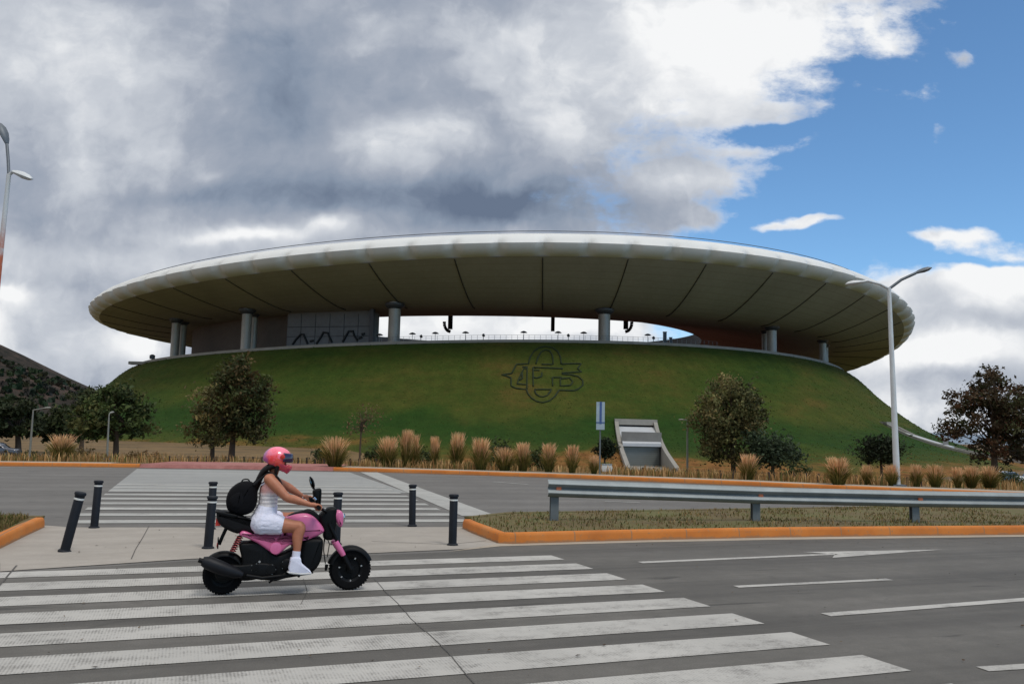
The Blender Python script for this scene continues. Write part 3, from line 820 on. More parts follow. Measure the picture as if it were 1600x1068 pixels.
# emblem of clipped hedge lines on the slope
EMB = [[(380,790),(400,850),(450,910),(520,955),(600,972),(690,950),(770,890),(830,800)],
 [(490,790),(610,788),(730,790)], [(492,800),(510,850),(560,885),(610,892),(670,870),(722,800)],
 [(405,430),(430,340),(480,260),(550,210),(640,192),(740,210),(810,260),(850,340),(862,432)],
 [(510,432),(540,340),(580,270),(640,240),(700,255),(735,310),(750,400),(746,440)], [(590,440),(745,440)],
 [(410,432),(240,440),(205,505),(172,568)], [(172,568),(110,575),(40,585),(110,605),(165,630)], [(165,630),(165,740),(230,772),(380,790)],
 [(870,437),(1000,430),(1140,430),(1088,500),(1142,545),(980,552),(870,560)], [(470,482),(640,488),(885,500)],
 [(870,575),(1000,585),(1100,610),(1160,665),(1162,730),(1100,782),(1040,806),(830,800)],
 [(388,470),(386,600),(384,785)], [(470,482),(470,600),(472,745)], [(470,520),(560,522)], [(470,622),(520,632),(590,608),(592,555)],
 [(320,478),(388,476)], [(384,490),(340,505),(305,570),(268,650),(250,712),(384,722)], [(320,560),(322,630),(280,662)],
 [(850,640),(980,630),(1022,682),(990,732),(850,742),(850,640)], [(742,740),(740,622),(868,622)]]
b = MB(); rd = random.Random(9)
M_['hedge'] = simple('clipped_hedge', (32,44,20), .95, 0, .35, 3, .6)
for line in EMB:
    pts = []
    for (x0, y0), (x1, y1) in zip(line, line[1:]):
        n = max(1, int(math.hypot(x1-x0, y1-y0)/25))
        for i in range(n): pts.append((x0+(x1-x0)*i/n, y0+(y1-y0)*i/n))
    pts.append(line[-1]); P = []
    for x, y in pts:
        h_, nn = hit_mound(780+x/8.9, 520+y/8.9)
        if h_: P.append(h_ + nn*.1)
    b.tube(P, [.17*rd.uniform(.8, 1.2) for _ in P], 6)
spart('hedge_emblem', b, M_['hedge'], smooth=180)
# service tunnels let into the mound
def portal(ph, width, d0, d1, name, skew=0.0, door=True):
    c = berm_pt(ph, 0); o = ell(BC, ph, 1, 10) - ell(BC, ph, 1, 0); o.normalize(); t = Vector((-o.y, o.x))
    if t.x < 0: t = -t
    base = Vector((c.x, c.y)); zr = berm_z(ph); zf = zr + sm_prof(d1) + .05
    P = lambda d, s, z: Vector((base.x + o.x*d + t.x*(s+skew*(d-d0)), base.y + o.y*d + t.y*(s+skew*(d-d0)), z))
    root = None
    W = width/2; th = .75
    n = 12; ds = [lerp(d0, d1, i/n) for i in range(n+1)]
    for sg in (-1, 1):
        b = MB()
        for d in ds:
            zt = zr + sm_prof(d) + .55
            for s, z in ((sg*W, zf-1), (sg*W, zt), (sg*(W-th), zt), (sg*(W-th), zf-1)): b.v.append(P(d, s, z))
        for i in range(n):
            for a_, c_ in ((0,1),(1,2),(2,3)): b.f.append((i*4+a_, i*4+c_, (i+1)*4+c_, (i+1)*4+a_))
        b.f += [(0,1,2,3), (n*4+3,n*4+2,n*4+1,n*4)]
        if sg > 0: b.f = [f[::-1] for f in b.f]
        if root is None: root = spart(name, b, M_['conc'], smooth=30)
        else: spart('wing_wall', b, M_['conc'], root, 30)
    zt0 = zr + sm_prof(d0) + .55
    def slab(nm, pts, m):    # pts: (d, z) profile extruded across
        b = MB(); k = len(pts)
        for s in (-W+th, W-th):
            for d, z in pts: b.v.append(P(d, s, z))
        for i in range(k): b.f.append((i, (i+1)%k, k+(i+1)%k, k+i))
        b.f += [tuple(range(k))[::-1], tuple(range(k, 2*k))]
        return spart(nm, b, m, root, 30)
    b = MB(); 
    for s in (-W, W):
        for d, z in ((d0-2,zt0+.1),(d0+.9,zt0+.02),(d0+.9,zt0-1.1),(d0-2,zt0-1.1)): b.v.append(P(d, s, z))
    b.f += [(0,1,5,4),(1,2,6,5),(2,3,7,6),(0,4,7,3),(0,3,2,1),(4,5,6,7)]
    spart('lintel', b, M_['conc'], root, 30)
    dd_ = d0 + (d1-d0)*.36
    slab('canopy', [(d0+.2, zt0-1.35), (dd_+.5, zf+4.4), (dd_+2.2, zf+4.0), (dd_+2.2, zf+3.45), (d0-1, zf+3.6)], M_['panel'])
    slab('ramp_floor', [(d0-1, zf+.0), (d1+7, zf-.1), (d1+7, zf-.6), (d0-1, zf-.6)], M_['conc'])
    b = MB(); n2 = 10; xd = dd_ + 1.5
    for i in range(n2):
        z0, z1 = zf + i*.36, zf + (i+1)*.36 - .03
        for s, z in ((-W+th+.3, z0), (W-th-.3, z0), (W-th-.3, z1), (-W+th+.3, z1)): b.v.append(P(xd + (.05 if z == z1 else 0), s, z))
        q = len(b.v)-4; b.f.append((q, q+1, q+2, q+3))
    if door: spart('roller_door', b, simple('roller_door_steel', (128,134,132), .5, .3, .08, .8), root, 30)
    b = MB(); b.box((0,0,0), (.1,.1,.1)); b.v = []; b.f = []
    for s0, s1, z0, z1 in ((-W+th-.2, W-th+.2, zf+3.55, zf+6), (-W+th-.2, W-th+.2, zf-.5, zf+3.6)):
        q = len(b.v)
        for s, z in ((s0,z0),(s1,z0),(s1,z1),(s0,z1)): b.v.append(P(xd-.6, s, z))
        b.f.append((q,q+1,q+2,q+3))
    spart('back_wall', b, M_['conc_dark'], root, 30)
    return root
for P_ in PORTALS: portal(*P_[:4], 'service_portal', P_[4])

# things standing on the terrace or hung from the roof
M_['parasol'] = simple('dark_parasol', (64,66,68), .8); M_['black'] = simple('black_equipment', (26,28,30), .5)
def parasol_mesh():
    root = empty('parasol')
    b = MB(); b.tube([(0,0,-.4),(0,0,2.0)], .05, 6); b.obj('pole', M_['rail_grey'], root)
    b = MB(); vs = [(0,0,2.15)]; n = 8
    for r, z in ((.45,2.02),(.85,1.72)):
        for k in range(n): a = 2*math.pi*k/n; vs.append((r*math.cos(a), r*math.sin(a), z))
    fs = [(0,1+k,1+(k+1)%n) for k in range(n)] + [(1+k,9+k,9+(k+1)%n,1+(k+1)%n) for k in range(n)]
    b.add(vs, fs); b.obj('canopy', M_['parasol'], root, smooth=180); return root
pz = None
PL = ['beside the corner post of the grey concourse wall', 'just past the column with the white opening on both sides', 'second along from that column in the opening', 'standing nearest the curved speaker stack by that column', 'midway between the curved and the straight speaker stacks', 'standing against the straight hanging speaker stack', 'between the straight speaker stack and the second column', 'out on its own where the bright opening narrows']
for u, lb in zip((593,644,680,727,818,872,912,1012), PL):
    ph = px_phi(u, -1.6); p = ell(BC, ph, 1, -1.6)
    pz = parasol_mesh() if pz is None else copy_tree(pz)
    pz.location = (p.x, p.y, berm_z(ph)); tag(pz, 'small dark parasol ' + lb, 'parasol', 'parasols on the stadium terrace')
M_['speaker'] = M_['black']
def array(u, curved, dy, label, flip=1, n=9):
    d = 246; r = ray(u, 493); x = r.x/r.y*d; z = CH + r.z/r.y*d
    root = tag(empty('speaker_array', (x, d, z)), label, 'speakers', 'line arrays hung under the roof')
    b = MB(); b.box((0,0,.55), (2.2,1.2,.16)); b.tube([(0,0,.5),(0,0,2.2)], .08, 5); b.obj('fly_bar', M_['black'], root)
    n = 8 if not curved else 7
    for i in range(n):
        b = MB(); b.box((0,0,0), (1.3 if curved else 1.05,.9,.56)); o = b.obj('cabinet', M_['black'], root); o.location = (0, 0, -i*.6)
    if curved:
        for i in range(6):     # the second hang curls away underneath
            t = i/5; b = MB(); b.box((0,0,0), (.85,.8,.6)); o = b.obj('side_cabinet', M_['black'], root)
            o.location = (-flip*(1.75*math.cos(t*1.45)), .5, -2.0 - 2.5*math.sin(t*1.45)); o.rotation_euler = (0, -flip*1.3*t, 0)
array(704, 1, 0, 'curved black speaker stack hanging near the parasols by the first column', 1)
array(864, 0, 0, 'straight black speaker stack hanging alone in the middle of the opening', 1)
array(978, -1, 0, 'curved black speaker stack hanging just past the second column', -1)
M_['glass_blue'] = simple('blue_equipment', (36,52,66), .4)
for u, hgt, w, lb in ((1039, 2.6, .75, 'tall dark equipment cabinet on the terrace where the opening narrows'), (1048, 1.4, .6, 'short dark equipment cabinet beside the taller one on the terrace')):
    ph = px_phi(u, -1.4); p = ell(BC, ph, 1, -1.4); z = berm_z(ph)
    root = tag(empty('equipment_cabinet', (p.x, p.y, z)), lb, 'cabinet')
    b = MB(); b.box((0,0,hgt/2-.25), (w,w,hgt+.5)); b.obj('body', M_['glass_blue'], root)
    b = MB(); b.box((0,0,hgt+.06), (w+.16,w+.16,.12)); b.obj('lid', M_['black'], root)
for u, lb in ((755,'terrace spotlight past the second curved-stack parasol'),(888,'terrace spotlight between straight speaker stack and second column'),(1021,'terrace spotlight beside the tall equipment cabinet'),(658,'terrace spotlight nearest the first column of the opening')):
    ph = px_phi(u, -.9); p = ell(BC, ph, 1, -.9); z = berm_z(ph)
    root = tag(empty('spotlight', (p.x, p.y, z)), 'small black ' + lb, 'spotlight', 'spotlights on the terrace edge')
    b = MB(); b.tube([(0,0,-.4),(0,0,.9)], .05, 5); b.obj('stem', M_['black'], root)
    b = MB(); b.lathe([(.15,-.3),(.32,-.2),(.36,.25),(.2,.3)], 10, Matrix.Translation((0,0,1.1)) @ Matrix.Rotation(R(70), 4, 'Y')); b.obj('lamp_head', M_['black'], root)
# coarse tufts that roughen the turf
rd = random.Random(91); b = MB(); tt = []
for _ in range(16000):
    ph = rd.uniform(-1.45, 1.45); d = rd.uniform(.6, 50); p = ell(BC, ph, 1, d)
    if in_portal(p.x, p.y): continue
    z = berm_z(ph) + sm_prof(d); s_ = rd.uniform(.08, .22); a_ = rd.uniform(0, 6.28); k = rd.uniform(.9, 1.45)
    dx, dy = math.cos(a_)*s_, math.sin(a_)*s_
    b.add([(p.x-dx, p.y-dy, z-.05), (p.x+dx, p.y+dy, z-.05), (p.x+dx*.6+rd.uniform(-.1,.1), p.y+dy*.6, z+s_*.55), (p.x-dx*.7, p.y-dy*.7, z+s_*rd.uniform(.3,.8))], [(0,1,2,3)])
    c = lin(rd.choice(((46,65,25),(57,71,27),(73,75,33),(52,64,26)) if d < 40 else ((104,84,46),(84,78,38),(124,96,56)))); tt += [tuple(x*k for x in c)]*4
tag(b.obj('mound_turf', M_['blade'], tint=tt), 'uneven tufts of grass all over the steep stadium mound', 'grass', kind='stuff')
# ------------------------------------------------------------------ far hill
def hills():
    b = MB(); nx, ny = 70, 34
    cen = [(-650, 900, 92, 215, 240), (-1000, 1000, 140, 300, 300)]
    for i in range(nx+1):
        for j in range(ny+1):
            x = lerp(-1900, -120, i/nx); y = lerp(560, 1500, j/ny); z = -8
            for cx, cy, h, sx, sy in cen: z += h*math.exp(-((x-cx)/sx)**2 - ((y-cy)/sy)**2)
            z += 9*noise.fractal(Vector((x*.008, y*.008, 0)), 1, 2, 4)*min(1, max(0, z)/40)
            b.v.append((x, y, z))
    for i in range(nx):
        for j in range(ny): k = i*(ny+1)+j; b.f.append((k, k+ny+1, k+ny+2, k+1))
    m, nt, bs = mat('scrub_hillside', 1, 0, .1); p = pos(nt)
    f = nt.m('ADD', nt.m('MULTIPLY', nt.noise(p, .012, 5, .6), .5), nt.m('MULTIPLY', nt.noise(p, .09, 6, .7), .5))
    nt.put(bs.inputs['Base Color'], nt.ramp(f, [(.38, lin((30,31,27))), (.5, lin((52,46,41))), (.6, lin((74,60,53)))]))
    tag(b.obj('hill', m, smooth=180), kind='structure')
    b = MB(); rd = random.Random(31); t = []
    me_v = b
    for _ in range(3600):
        x = rd.uniform(-1150, -330); y = rd.uniform(600, 920); z = -8
        for cx, cy, h, sx, sy in cen: z += h*math.exp(-((x-cx)/sx)**2 - ((y-cy)/sy)**2)
        z += 9*noise.fractal(Vector((x*.008, y*.008, 0)), 1, 2, 4)*min(1, max(0, z)/40)
        s = rd.uniform(1.5, 4.0); c = tuple(q*rd.uniform(.6, 1.3) for q in lin((44,50,34)))
        for _ in range(7):
            d = Vector((rd.gauss(0,1), rd.gauss(0,1), abs(rd.gauss(0,1))+.2)).normalized()*s*.7; a = rd.uniform(0, 6.28)
            u_ = Vector((math.cos(a), math.sin(a), rd.uniform(-.6,.6)))*s*.6; w_ = Vector((-math.sin(a)*.4, math.cos(a)*.4, 1))*s*.5
            o = Vector((x,y,z)) + d; b.add([o-u_-w_, o+u_-w_, o+u_+w_, o-u_+w_], [(0,1,2,3)]); t += [c]*4
    tag(b.obj('hillside_scrub', M_['leaf'], tint=t), 'dark scrub and small trees dotted over the brown hillside', 'scrub', kind='stuff')
    # low far ridge right of the mound, distance haze put into its blue-grey colour
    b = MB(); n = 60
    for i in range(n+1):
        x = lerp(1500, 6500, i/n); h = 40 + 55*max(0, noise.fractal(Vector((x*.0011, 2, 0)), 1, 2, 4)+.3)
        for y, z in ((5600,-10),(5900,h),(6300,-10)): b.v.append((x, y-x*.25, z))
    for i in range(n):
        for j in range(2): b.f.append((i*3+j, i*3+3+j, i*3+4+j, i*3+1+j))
    tag(b.obj('hill', simple('haze_tinted_ridge', (112,126,140), 1, 0, .08, .002), smooth=180), kind='structure')
M_['leaf'] = attr_mat('tree_leaves', .75, .25, .22, .3, .9)
M_['bark'] = simple('bark', (74,60,48), .95, 0, .3, 6, .6)
hills()

# ------------------------------------------------------------------ trees and shrubs
def tree(name, base, crown, trunk_h, tr, cols, nclump, nleaf, leaf, label, cat='tree', group=None, seed=1, sig=.26, thick=1.0, bare=0.0):
    """crown: list of ellipsoids (dx, dz, rx, rz) in metres from the base; leaves gather in clumps on branch tips"""
    rd = random.Random(seed)
    root = tag(empty(name, base), label, cat, group)
    cl = []
    wts = [e[2]*e[3] for e in crown]
    while len(cl) < nclump:
        e = rd.choices(crown, wts)[0]
        d = Vector((rd.gauss(0,1), rd.gauss(0,1), rd.gauss(0,1))).normalized()*rd.uniform(.2, 1.12)**.5
        cl.append((Vector((e[0]+d.x*e[2], d.y*e[2]*thick, e[1]+d.z*e[3])), rd.choice((.45,.6,.8,1,1.2,1.5))))
    b = MB()
    top = max(e[1] for e in crown); lean = crown[0][0]*.4
    axis = [Vector((0,0,-.15)), Vector((lean*.15, 0, trunk_h*.5)), Vector((lean*.5, .02, trunk_h)), Vector((lean, 0, lerp(trunk_h, top, .55))), Vector((crown[0][0], 0, top))]
    b.tube(axis, [tr*1.25, tr, tr*.85, tr*.55, tr*.18], 7)
    for c, s in rd.sample(cl, min(len(cl), 34)):
        t = rd.uniform(0, 1); a = axis[2].lerp(axis[3], t) if c.z > trunk_h else axis[2]
        mid = a.lerp(c, .5) + Vector((rd.uniform(-.12,.12), rd.uniform(-.12,.12), rd.uniform(0,.2)))
        b.tube([a, mid, c], [tr*.38, tr*.2, tr*.06], 5)
    b.obj('trunk', M_['bark'], root, smooth=60)
    b = MB(); t = []
    per = max(1, nleaf//nclump)
    for c, s in cl:
        k0 = rd.uniform(.65, 1.35); cc = rd.choice(cols)
        for _ in range(int(per*s)):
            o = c + Vector((rd.gauss(0, sig*s), rd.gauss(0, sig*s), rd.gauss(0, sig*s*.75)))
            n = Vector((rd.gauss(0,1), rd.gauss(0,1), rd.gauss(.5,1))).normalized(); u_ = n.orthogonal().normalized(); u_.rotate(Matrix.Rotation(rd.uniform(0,6.28), 3, n)); w_ = n.cross(u_)
            L = leaf*rd.choice((.4,.55,.7,.9,1.2)); b.add([o-u_*L, o-w_*L*.5, o+u_*L, o+w_*L*.5], [(0,1,2,3)])
            k = k0*rd.uniform(.75, 1.25); col = lin(cc if rd.random() > .15 else rd.choice(cols)); t += [tuple(x*k for x in col)]*4
    b.obj('crown', M_['leaf'], root, tint=t)
    return root
def px(depth): return depth/F
GREEN = [(62,74,36),(70,82,42),(52,62,32),(84,84,46)]
OLIVE = [(92,92,56),(108,102,62),(76,78,44),(120,106,66)]
BROWNG = [(72,68,38),(66,72,36),(56,64,32),(84,68,40)]
RUST = [(78,60,42),(92,64,44),(66,56,38),(60,62,36),(56,56,34),(72,58,40)]
def T(name, u, v, crown_px, cols, ncl, nl, leaf, label, seed, trunk=.35, tr=.14, depth=None, **k):
    """crown_px: (u, v, half width, half height) in picture pixels at the tree's own distance"""
    p = drop(u, v) if depth is None else on(u, depth)
    d = p.y; s = d/F; ub, vb = proj(p)
    cr = [((a-ub)*s, (vb-b_)*s, w*s, h*s) for a, b_, w, h in crown_px]
    bottom = min(c[1]-c[3] for c in cr)
    return tree(name, p, cr, max(.3, bottom+trunk), tr, cols, ncl, nl, leaf, label, seed=seed, **k)
T('tree', 333, 712, [(328,640,30,38),(318,672,28,24),(342,676,24,22)], OLIVE, 70, 4200, .16, 'olive young tree standing against the taller brown-green tree before the mound', 1, depth=58, tr=.15)
T('tree', 363, 712, [(366,612,46,40),(360,580,34,22),(388,650,32,34),(352,640,30,34),(392,612,28,30),(372,672,36,16)], BROWNG, 150, 14000, .135, 'tall brown-green tree with a straight trunk beyond the scooter rider', 2, depth=54, tr=.19)
T('tree', 183, 714, [(170,640,46,34),(200,652,36,30),(140,656,34,28),(175,672,52,18),(172,616,28,16)], GREEN, 130, 9000, .2, 'broad dark green tree behind the plain lamp post at the foot of the mound', 3, depth=66, tr=.22)
T('tree', 30, 704, [(14,650,36,28),(42,668,30,18),(-8,656,36,28)], [(48,56,32),(56,62,36),(42,50,28)], 90, 6000, .28, 'dark spreading tree over the parked car below the hill', 4, depth=92, tr=.3)
T('tree', 92, 702, [(92,662,32,20),(70,668,24,14),(112,662,26,20),(100,674,38,12)], [(54,62,34),(44,52,28),(66,70,38)], 90, 6000, .28, 'dark rounded tree right beside the short single-arm lamp below the hill', 5, depth=98, tr=.3)
T('tree', 128, 700, [(128,634,24,28),(118,660,26,24),(140,612,10,10)], [(58,62,34),(70,68,38),(46,52,28)], 60, 3600, .26, 'dark narrow tree filling the gap behind the broad dark green tree', 6, depth=104, tr=.26)
T('tree', -60, 706, [(-80,645,50,40),(-40,660,34,30)], [(44,52,30),(52,58,34)], 70, 4000, .3, 'dark tree mostly cut off by the edge of the picture below the hill', 7, depth=88, tr=.3)
T('tree', 1146, 742, [(1142,640,44,44),(1140,608,28,18),(1120,660,30,36),(1166,650,30,38),(1140,700,40,28),(1112,690,20,26)], OLIVE+[(66,68,38),(58,60,34)], 170, 17000, .105, 'tall olive tree with a full oval crown between the portal and the lamp post', 8, depth=47, tr=.13)
T('tree', 1207, 744, [(1208,705,38,22),(1190,690,20,14),(1232,710,20,18),(1200,722,30,12)], [(52,64,44),(60,72,50),(44,56,36)], 70, 5000, .11, 'low dark green tree leaning beside the tall olive tree', 9, depth=45, tr=.1, trunk=.15)
T('tree', 1377, 748, [(1374,706,25,20),(1362,712,16,12),(1388,700,14,12)], [(36,44,24),(42,50,28),(32,38,22)], 50, 3600, .1, 'small dark round tree on a thin trunk beside the tall white lamp post', 10, depth=44, tr=.07, trunk=.15)
T('tree', 1552, 742, [(1560,620,44,34),(1540,660,56,30),(1590,640,40,40),(1510,634,26,20),(1556,590,22,22),(1500,672,26,14),(1560,700,46,24),(1610,680,40,40),(1488,620,10,6),(1492,678,18,8)], RUST+[(66,56,36)], 200, 17000, .14, 'large dark rust-tinged tree with a ragged outline at the end of the mound', 11, depth=58, tr=.24, trunk=.1)
T('tree', 1630, 742, [(1640,650,50,50),(1620,700,40,30)], [(58,56,36),(70,60,40)], 60, 3600, .2, 'dark tree half cut off by the picture edge behind the rust-brown tree', 12, depth=66, tr=.24)
T('tree', 563, 722, [(563,660,26,24),(575,645,18,14),(550,668,16,14)], [(112,84,60),(100,80,54),(90,82,50)], 40, 420, .07, 'thin almost bare young tree before the mound beside the bushy grass clump', 13, depth=43, tr=.045, trunk=.2, sig=.2)
T('topiary_bush', 945, 722, [(945,702,14,13),(944,694,10,8)], [(28,38,20),(36,46,26)], 40, 3000, .09, 'small dark ball-shaped tree between the blue sign and the portal', 14, depth=52, tr=.06, trunk=.1, sig=.15)
for i, (u, d, w, h, cols, lb) in enumerate(((512,46,18,20,GREEN,'dark green bush behind the first plume grass by the red ramp'),(590,50,16,14,GREEN,'small dark bush behind the first tan grass tufts right of the bare tree'),(662,50,12,16,GREEN,'dark bush showing between the leaning tufts of the long row'),(780,45,18,24,[(48,62,32),(58,72,36)],'tallest dark green bush in the middle of the grass row'),(845,48,24,18,GREEN,'low wide dark bush behind the two tufts near the guard rail end'),(1245,52,20,12,GREEN,'low grey-green bush behind the low leaning tree'),(1565,60,28,14,[(78,86,56),(88,96,62)],'pale green hedge bush before the parked cars at the end of the mound'),(12,70,40,12,[(66,64,42),(78,70,46)],'low dull shrub beside the grey parked car'),(70,74,34,10,[(70,70,44),(58,62,38)],'low olive shrub behind the lone wide grass clump'),(132,62,30,11,[(112,92,58),(96,84,52)],'straw-coloured shrub just before the plain thin lamp post'),(222,66,30,9,[(120,90,58),(104,84,52)],'straw-coloured shrub at the far foot of the mound behind the upright bollard'))):
    p = on(u, d); s = d/F
    tree('bush', p, [(0, h*s*.95, w*s, h*s), (w*s*.4, h*s*.6, w*s*.7, h*s*.6), (-w*s*.4, h*s*.7, w*s*.7, h*s*.6)], .15, .04, cols, 26, 1500, .1, lb, 'bush', 'bushes behind the grass row', seed=40+i, sig=.16)

# plume grasses along the far kerb
def tuft_mesh(seed, plume, green, wide):
    rd = random.Random(seed); b = MB(); t = []
    def blade(h, l, w, c0, c1, r0):
        a = rd.uniform(0, 6.283); dx, dy = math.cos(a), math.sin(a); r = rd.uniform(0, r0); x, y = dx*r, dy*r; q = rd.uniform(0, 6.283); px_, py_ = math.cos(q)*w, math.sin(q)*w
        P = [(x, y, 0), (x+dx*l*.3, y+dy*l*.3, h*.55), (x+dx*l*.75, y+dy*l*.75, h*.9), (x+dx*l, y+dy*l, h*(1.0 if l < .4 else .93))]
        vs = []
        for k, p in enumerate(P):
            ww = (1, .9, .8, .15)[k]; vs += [(p[0]-px_*ww, p[1]-py_*ww, p[2]), (p[0]+px_*ww, p[1]+py_*ww, p[2])]; f = (0, .45, .85, 1)[k]; k2 = .8+.4*((seed*7+len(b.v)) % 11)/11; t.extend([tuple((u*(1-f)+v*f)*k2 for u, v in zip(c0, c1))]*2)
        b.add(vs, [(0,1,3,2),(2,3,5,4),(4,5,7,6)])
    G = lin((84,84,38)); G2 = lin((134,118,62)); P0 = lin((168,136,84)); P1 = lin((240,196,150)); P2 = lin((236,172,134))
    for _ in range(green): blade(rd.uniform(.3, .72), rd.uniform(.02, .34)*wide, .008, G, rd.choice((G, G2, G2)), .12*wide)
    for _ in range(plume): blade(rd.uniform(.55, 1.06), rd.uniform(.0, .25)*wide*(1 if rd.random() > .1 else 1.5), .007, G2, rd.choice((P0, P1, P1, P2)), .10*wide)
    me = b.obj('t', M_['blade'], tint=t); m = me.data; bpy.data.objects.remove(me); m.name = 'plume_grass'; return m
TM = [tuft_mesh(21, 430, 420, 1.0), tuft_mesh(22, 380, 520, 1.2), tuft_mesh(23, 520, 320, .8), tuft_mesh(24, 460, 380, 1.0)]
TUFTS = [(95,718,680,38,1,'lone wide plume grass clump on the verge below the hill'),
 (523,729,684,40,1,'bushy green-based plume grass at the end of the red ramp'),
 (606,729,684,36,0,'first tan grass tuft of the long row, nearest the bare tree'),
 (634,728,674,30,2,'tall tan tuft leaning on its neighbour in the long row'),
 (646,727,680,26,3,'shorter tan tuft tucked behind the tall leaning one'),
 (679,730,684,22,2,'narrow tan tuft standing alone after the leaning pair'),
 (714,731,678,28,0,'tall tan tuft just left of the widest tuft, above the far bollard'),
 (751,734,686,36,3,'widest tan tuft just left of the tall dark bush'),
 (817,736,693,28,0,'first tan tuft right of the tall dark bush'),
 (857,737,694,28,3,'tan tuft right above the end of the guard rail'),
 (894,739,697,30,2,'last tan tuft before the blue sign'),
 (928,740,712,16,1,'small green tuft at the foot of the blue sign'),
 (788,735,700,30,1,'greenish grass clump under the tall dark bush'),
 (1169,749,711,34,3,'round golden tuft between the olive tree and the low dark tree'),
 (1310,757,716,44,3,'broadest golden tuft, alone between the low tree and the small round tree'),
 (1355,757,727,18,1,'small tuft under the small dark round tree'),
 (1394,759,727,24,0,'tuft at the foot of the tall white lamp post'),
 (1432,760,727,22,0,'first tuft past the tall white lamp post'),
 (1462,761,727,30,3,'second, rounder tuft past the tall white lamp post'),
 (1497,762,731,24,2,'first of three merged tufts under the rust-brown tree'),
 (1518,762,729,28,0,'middle of three merged tufts under the rust-brown tree'),
 (1547,762,729,30,1,'last and greenest of three merged tufts under the rust-brown tree')]
for i, (u, v, vt, w, k, lb) in enumerate(TUFTS):
    p = at(u, v, .14); o = bpy.data.objects.new('ornamental_clump', TM[k]); COL.objects.link(o)
    h = (v-vt)*p.y/F*1.02; ww = w*p.y/F/.62
    o.location = p; o.scale = (ww, ww, h); o.rotation_euler = (0, 0, i*1.7); tag(o, lb, 'ornamental grass', 'plume grass tufts along the far kerb')
# dry grass on the verge and at the foot of the mound
rd = random.Random(77); pts = []
while len(pts) < 26000:
    x = rd.uniform(-48, 42); yp = 1.7 + 70*rd.random()**2.0; y = curb_y(x) + yp
    if yp < 4.8 and at(205,731).x < x < at(530,735).x: continue
    if rd.random() > .35 + 1.1*noise.noise(Vector((x*.22, y*.16, 8))): continue
    pts.append((x, y, terrain(x, y)))
g = blades('verge_grass', pts, .15, .5, [(168,130,84),(150,112,68),(186,150,104),(132,108,64),(110,104,58)], .022, 13, lean=.7)
tag(g, 'dry straw-coloured grass on the verge beyond the far road', 'grass', kind='stuff')
# low fence of dark stakes at the back of the footpath
def fence(pts, label):
    root = tag(empty('stake_fence', pts[0]), label, 'fence', None); o = pts[0]
    for i, p in enumerate(pts):
        q = p - o; b = MB(); b.tube([(q.x,q.y,q.z-.1), (q.x,q.y,q.z+.36)], .05, 5); b.obj('stake', M_['stake'], root)
    b = MB()
    for h in (.16, .3): b.tube([p-o+Vector((0,0,h)) for p in pts], .006, 4)
    b.obj('wire', M_['stake'], root)
M_['stake'] = simple('dark_stake', (58,48,38), .9)
def fpts(x0, x1, yo, n): return [Vector((x, curb_y(x)+yo, terrain(x, curb_y(x)+yo))) for x in (lerp(x0, x1, i/(n-1)) for i in range(n))]
fence(fpts(-16.5, -7.5, 7.5, 22), 'low dark stake fence behind the red ramp in front of the two trees')
fence(fpts(-6.5, -.5, 6.5, 14), 'low dark stake fence behind the tan tufts near the bare tree')
fence(fpts(6.0, 16.5, 6.5, 24), 'low dark stake fence in the dry grass under the olive tree')

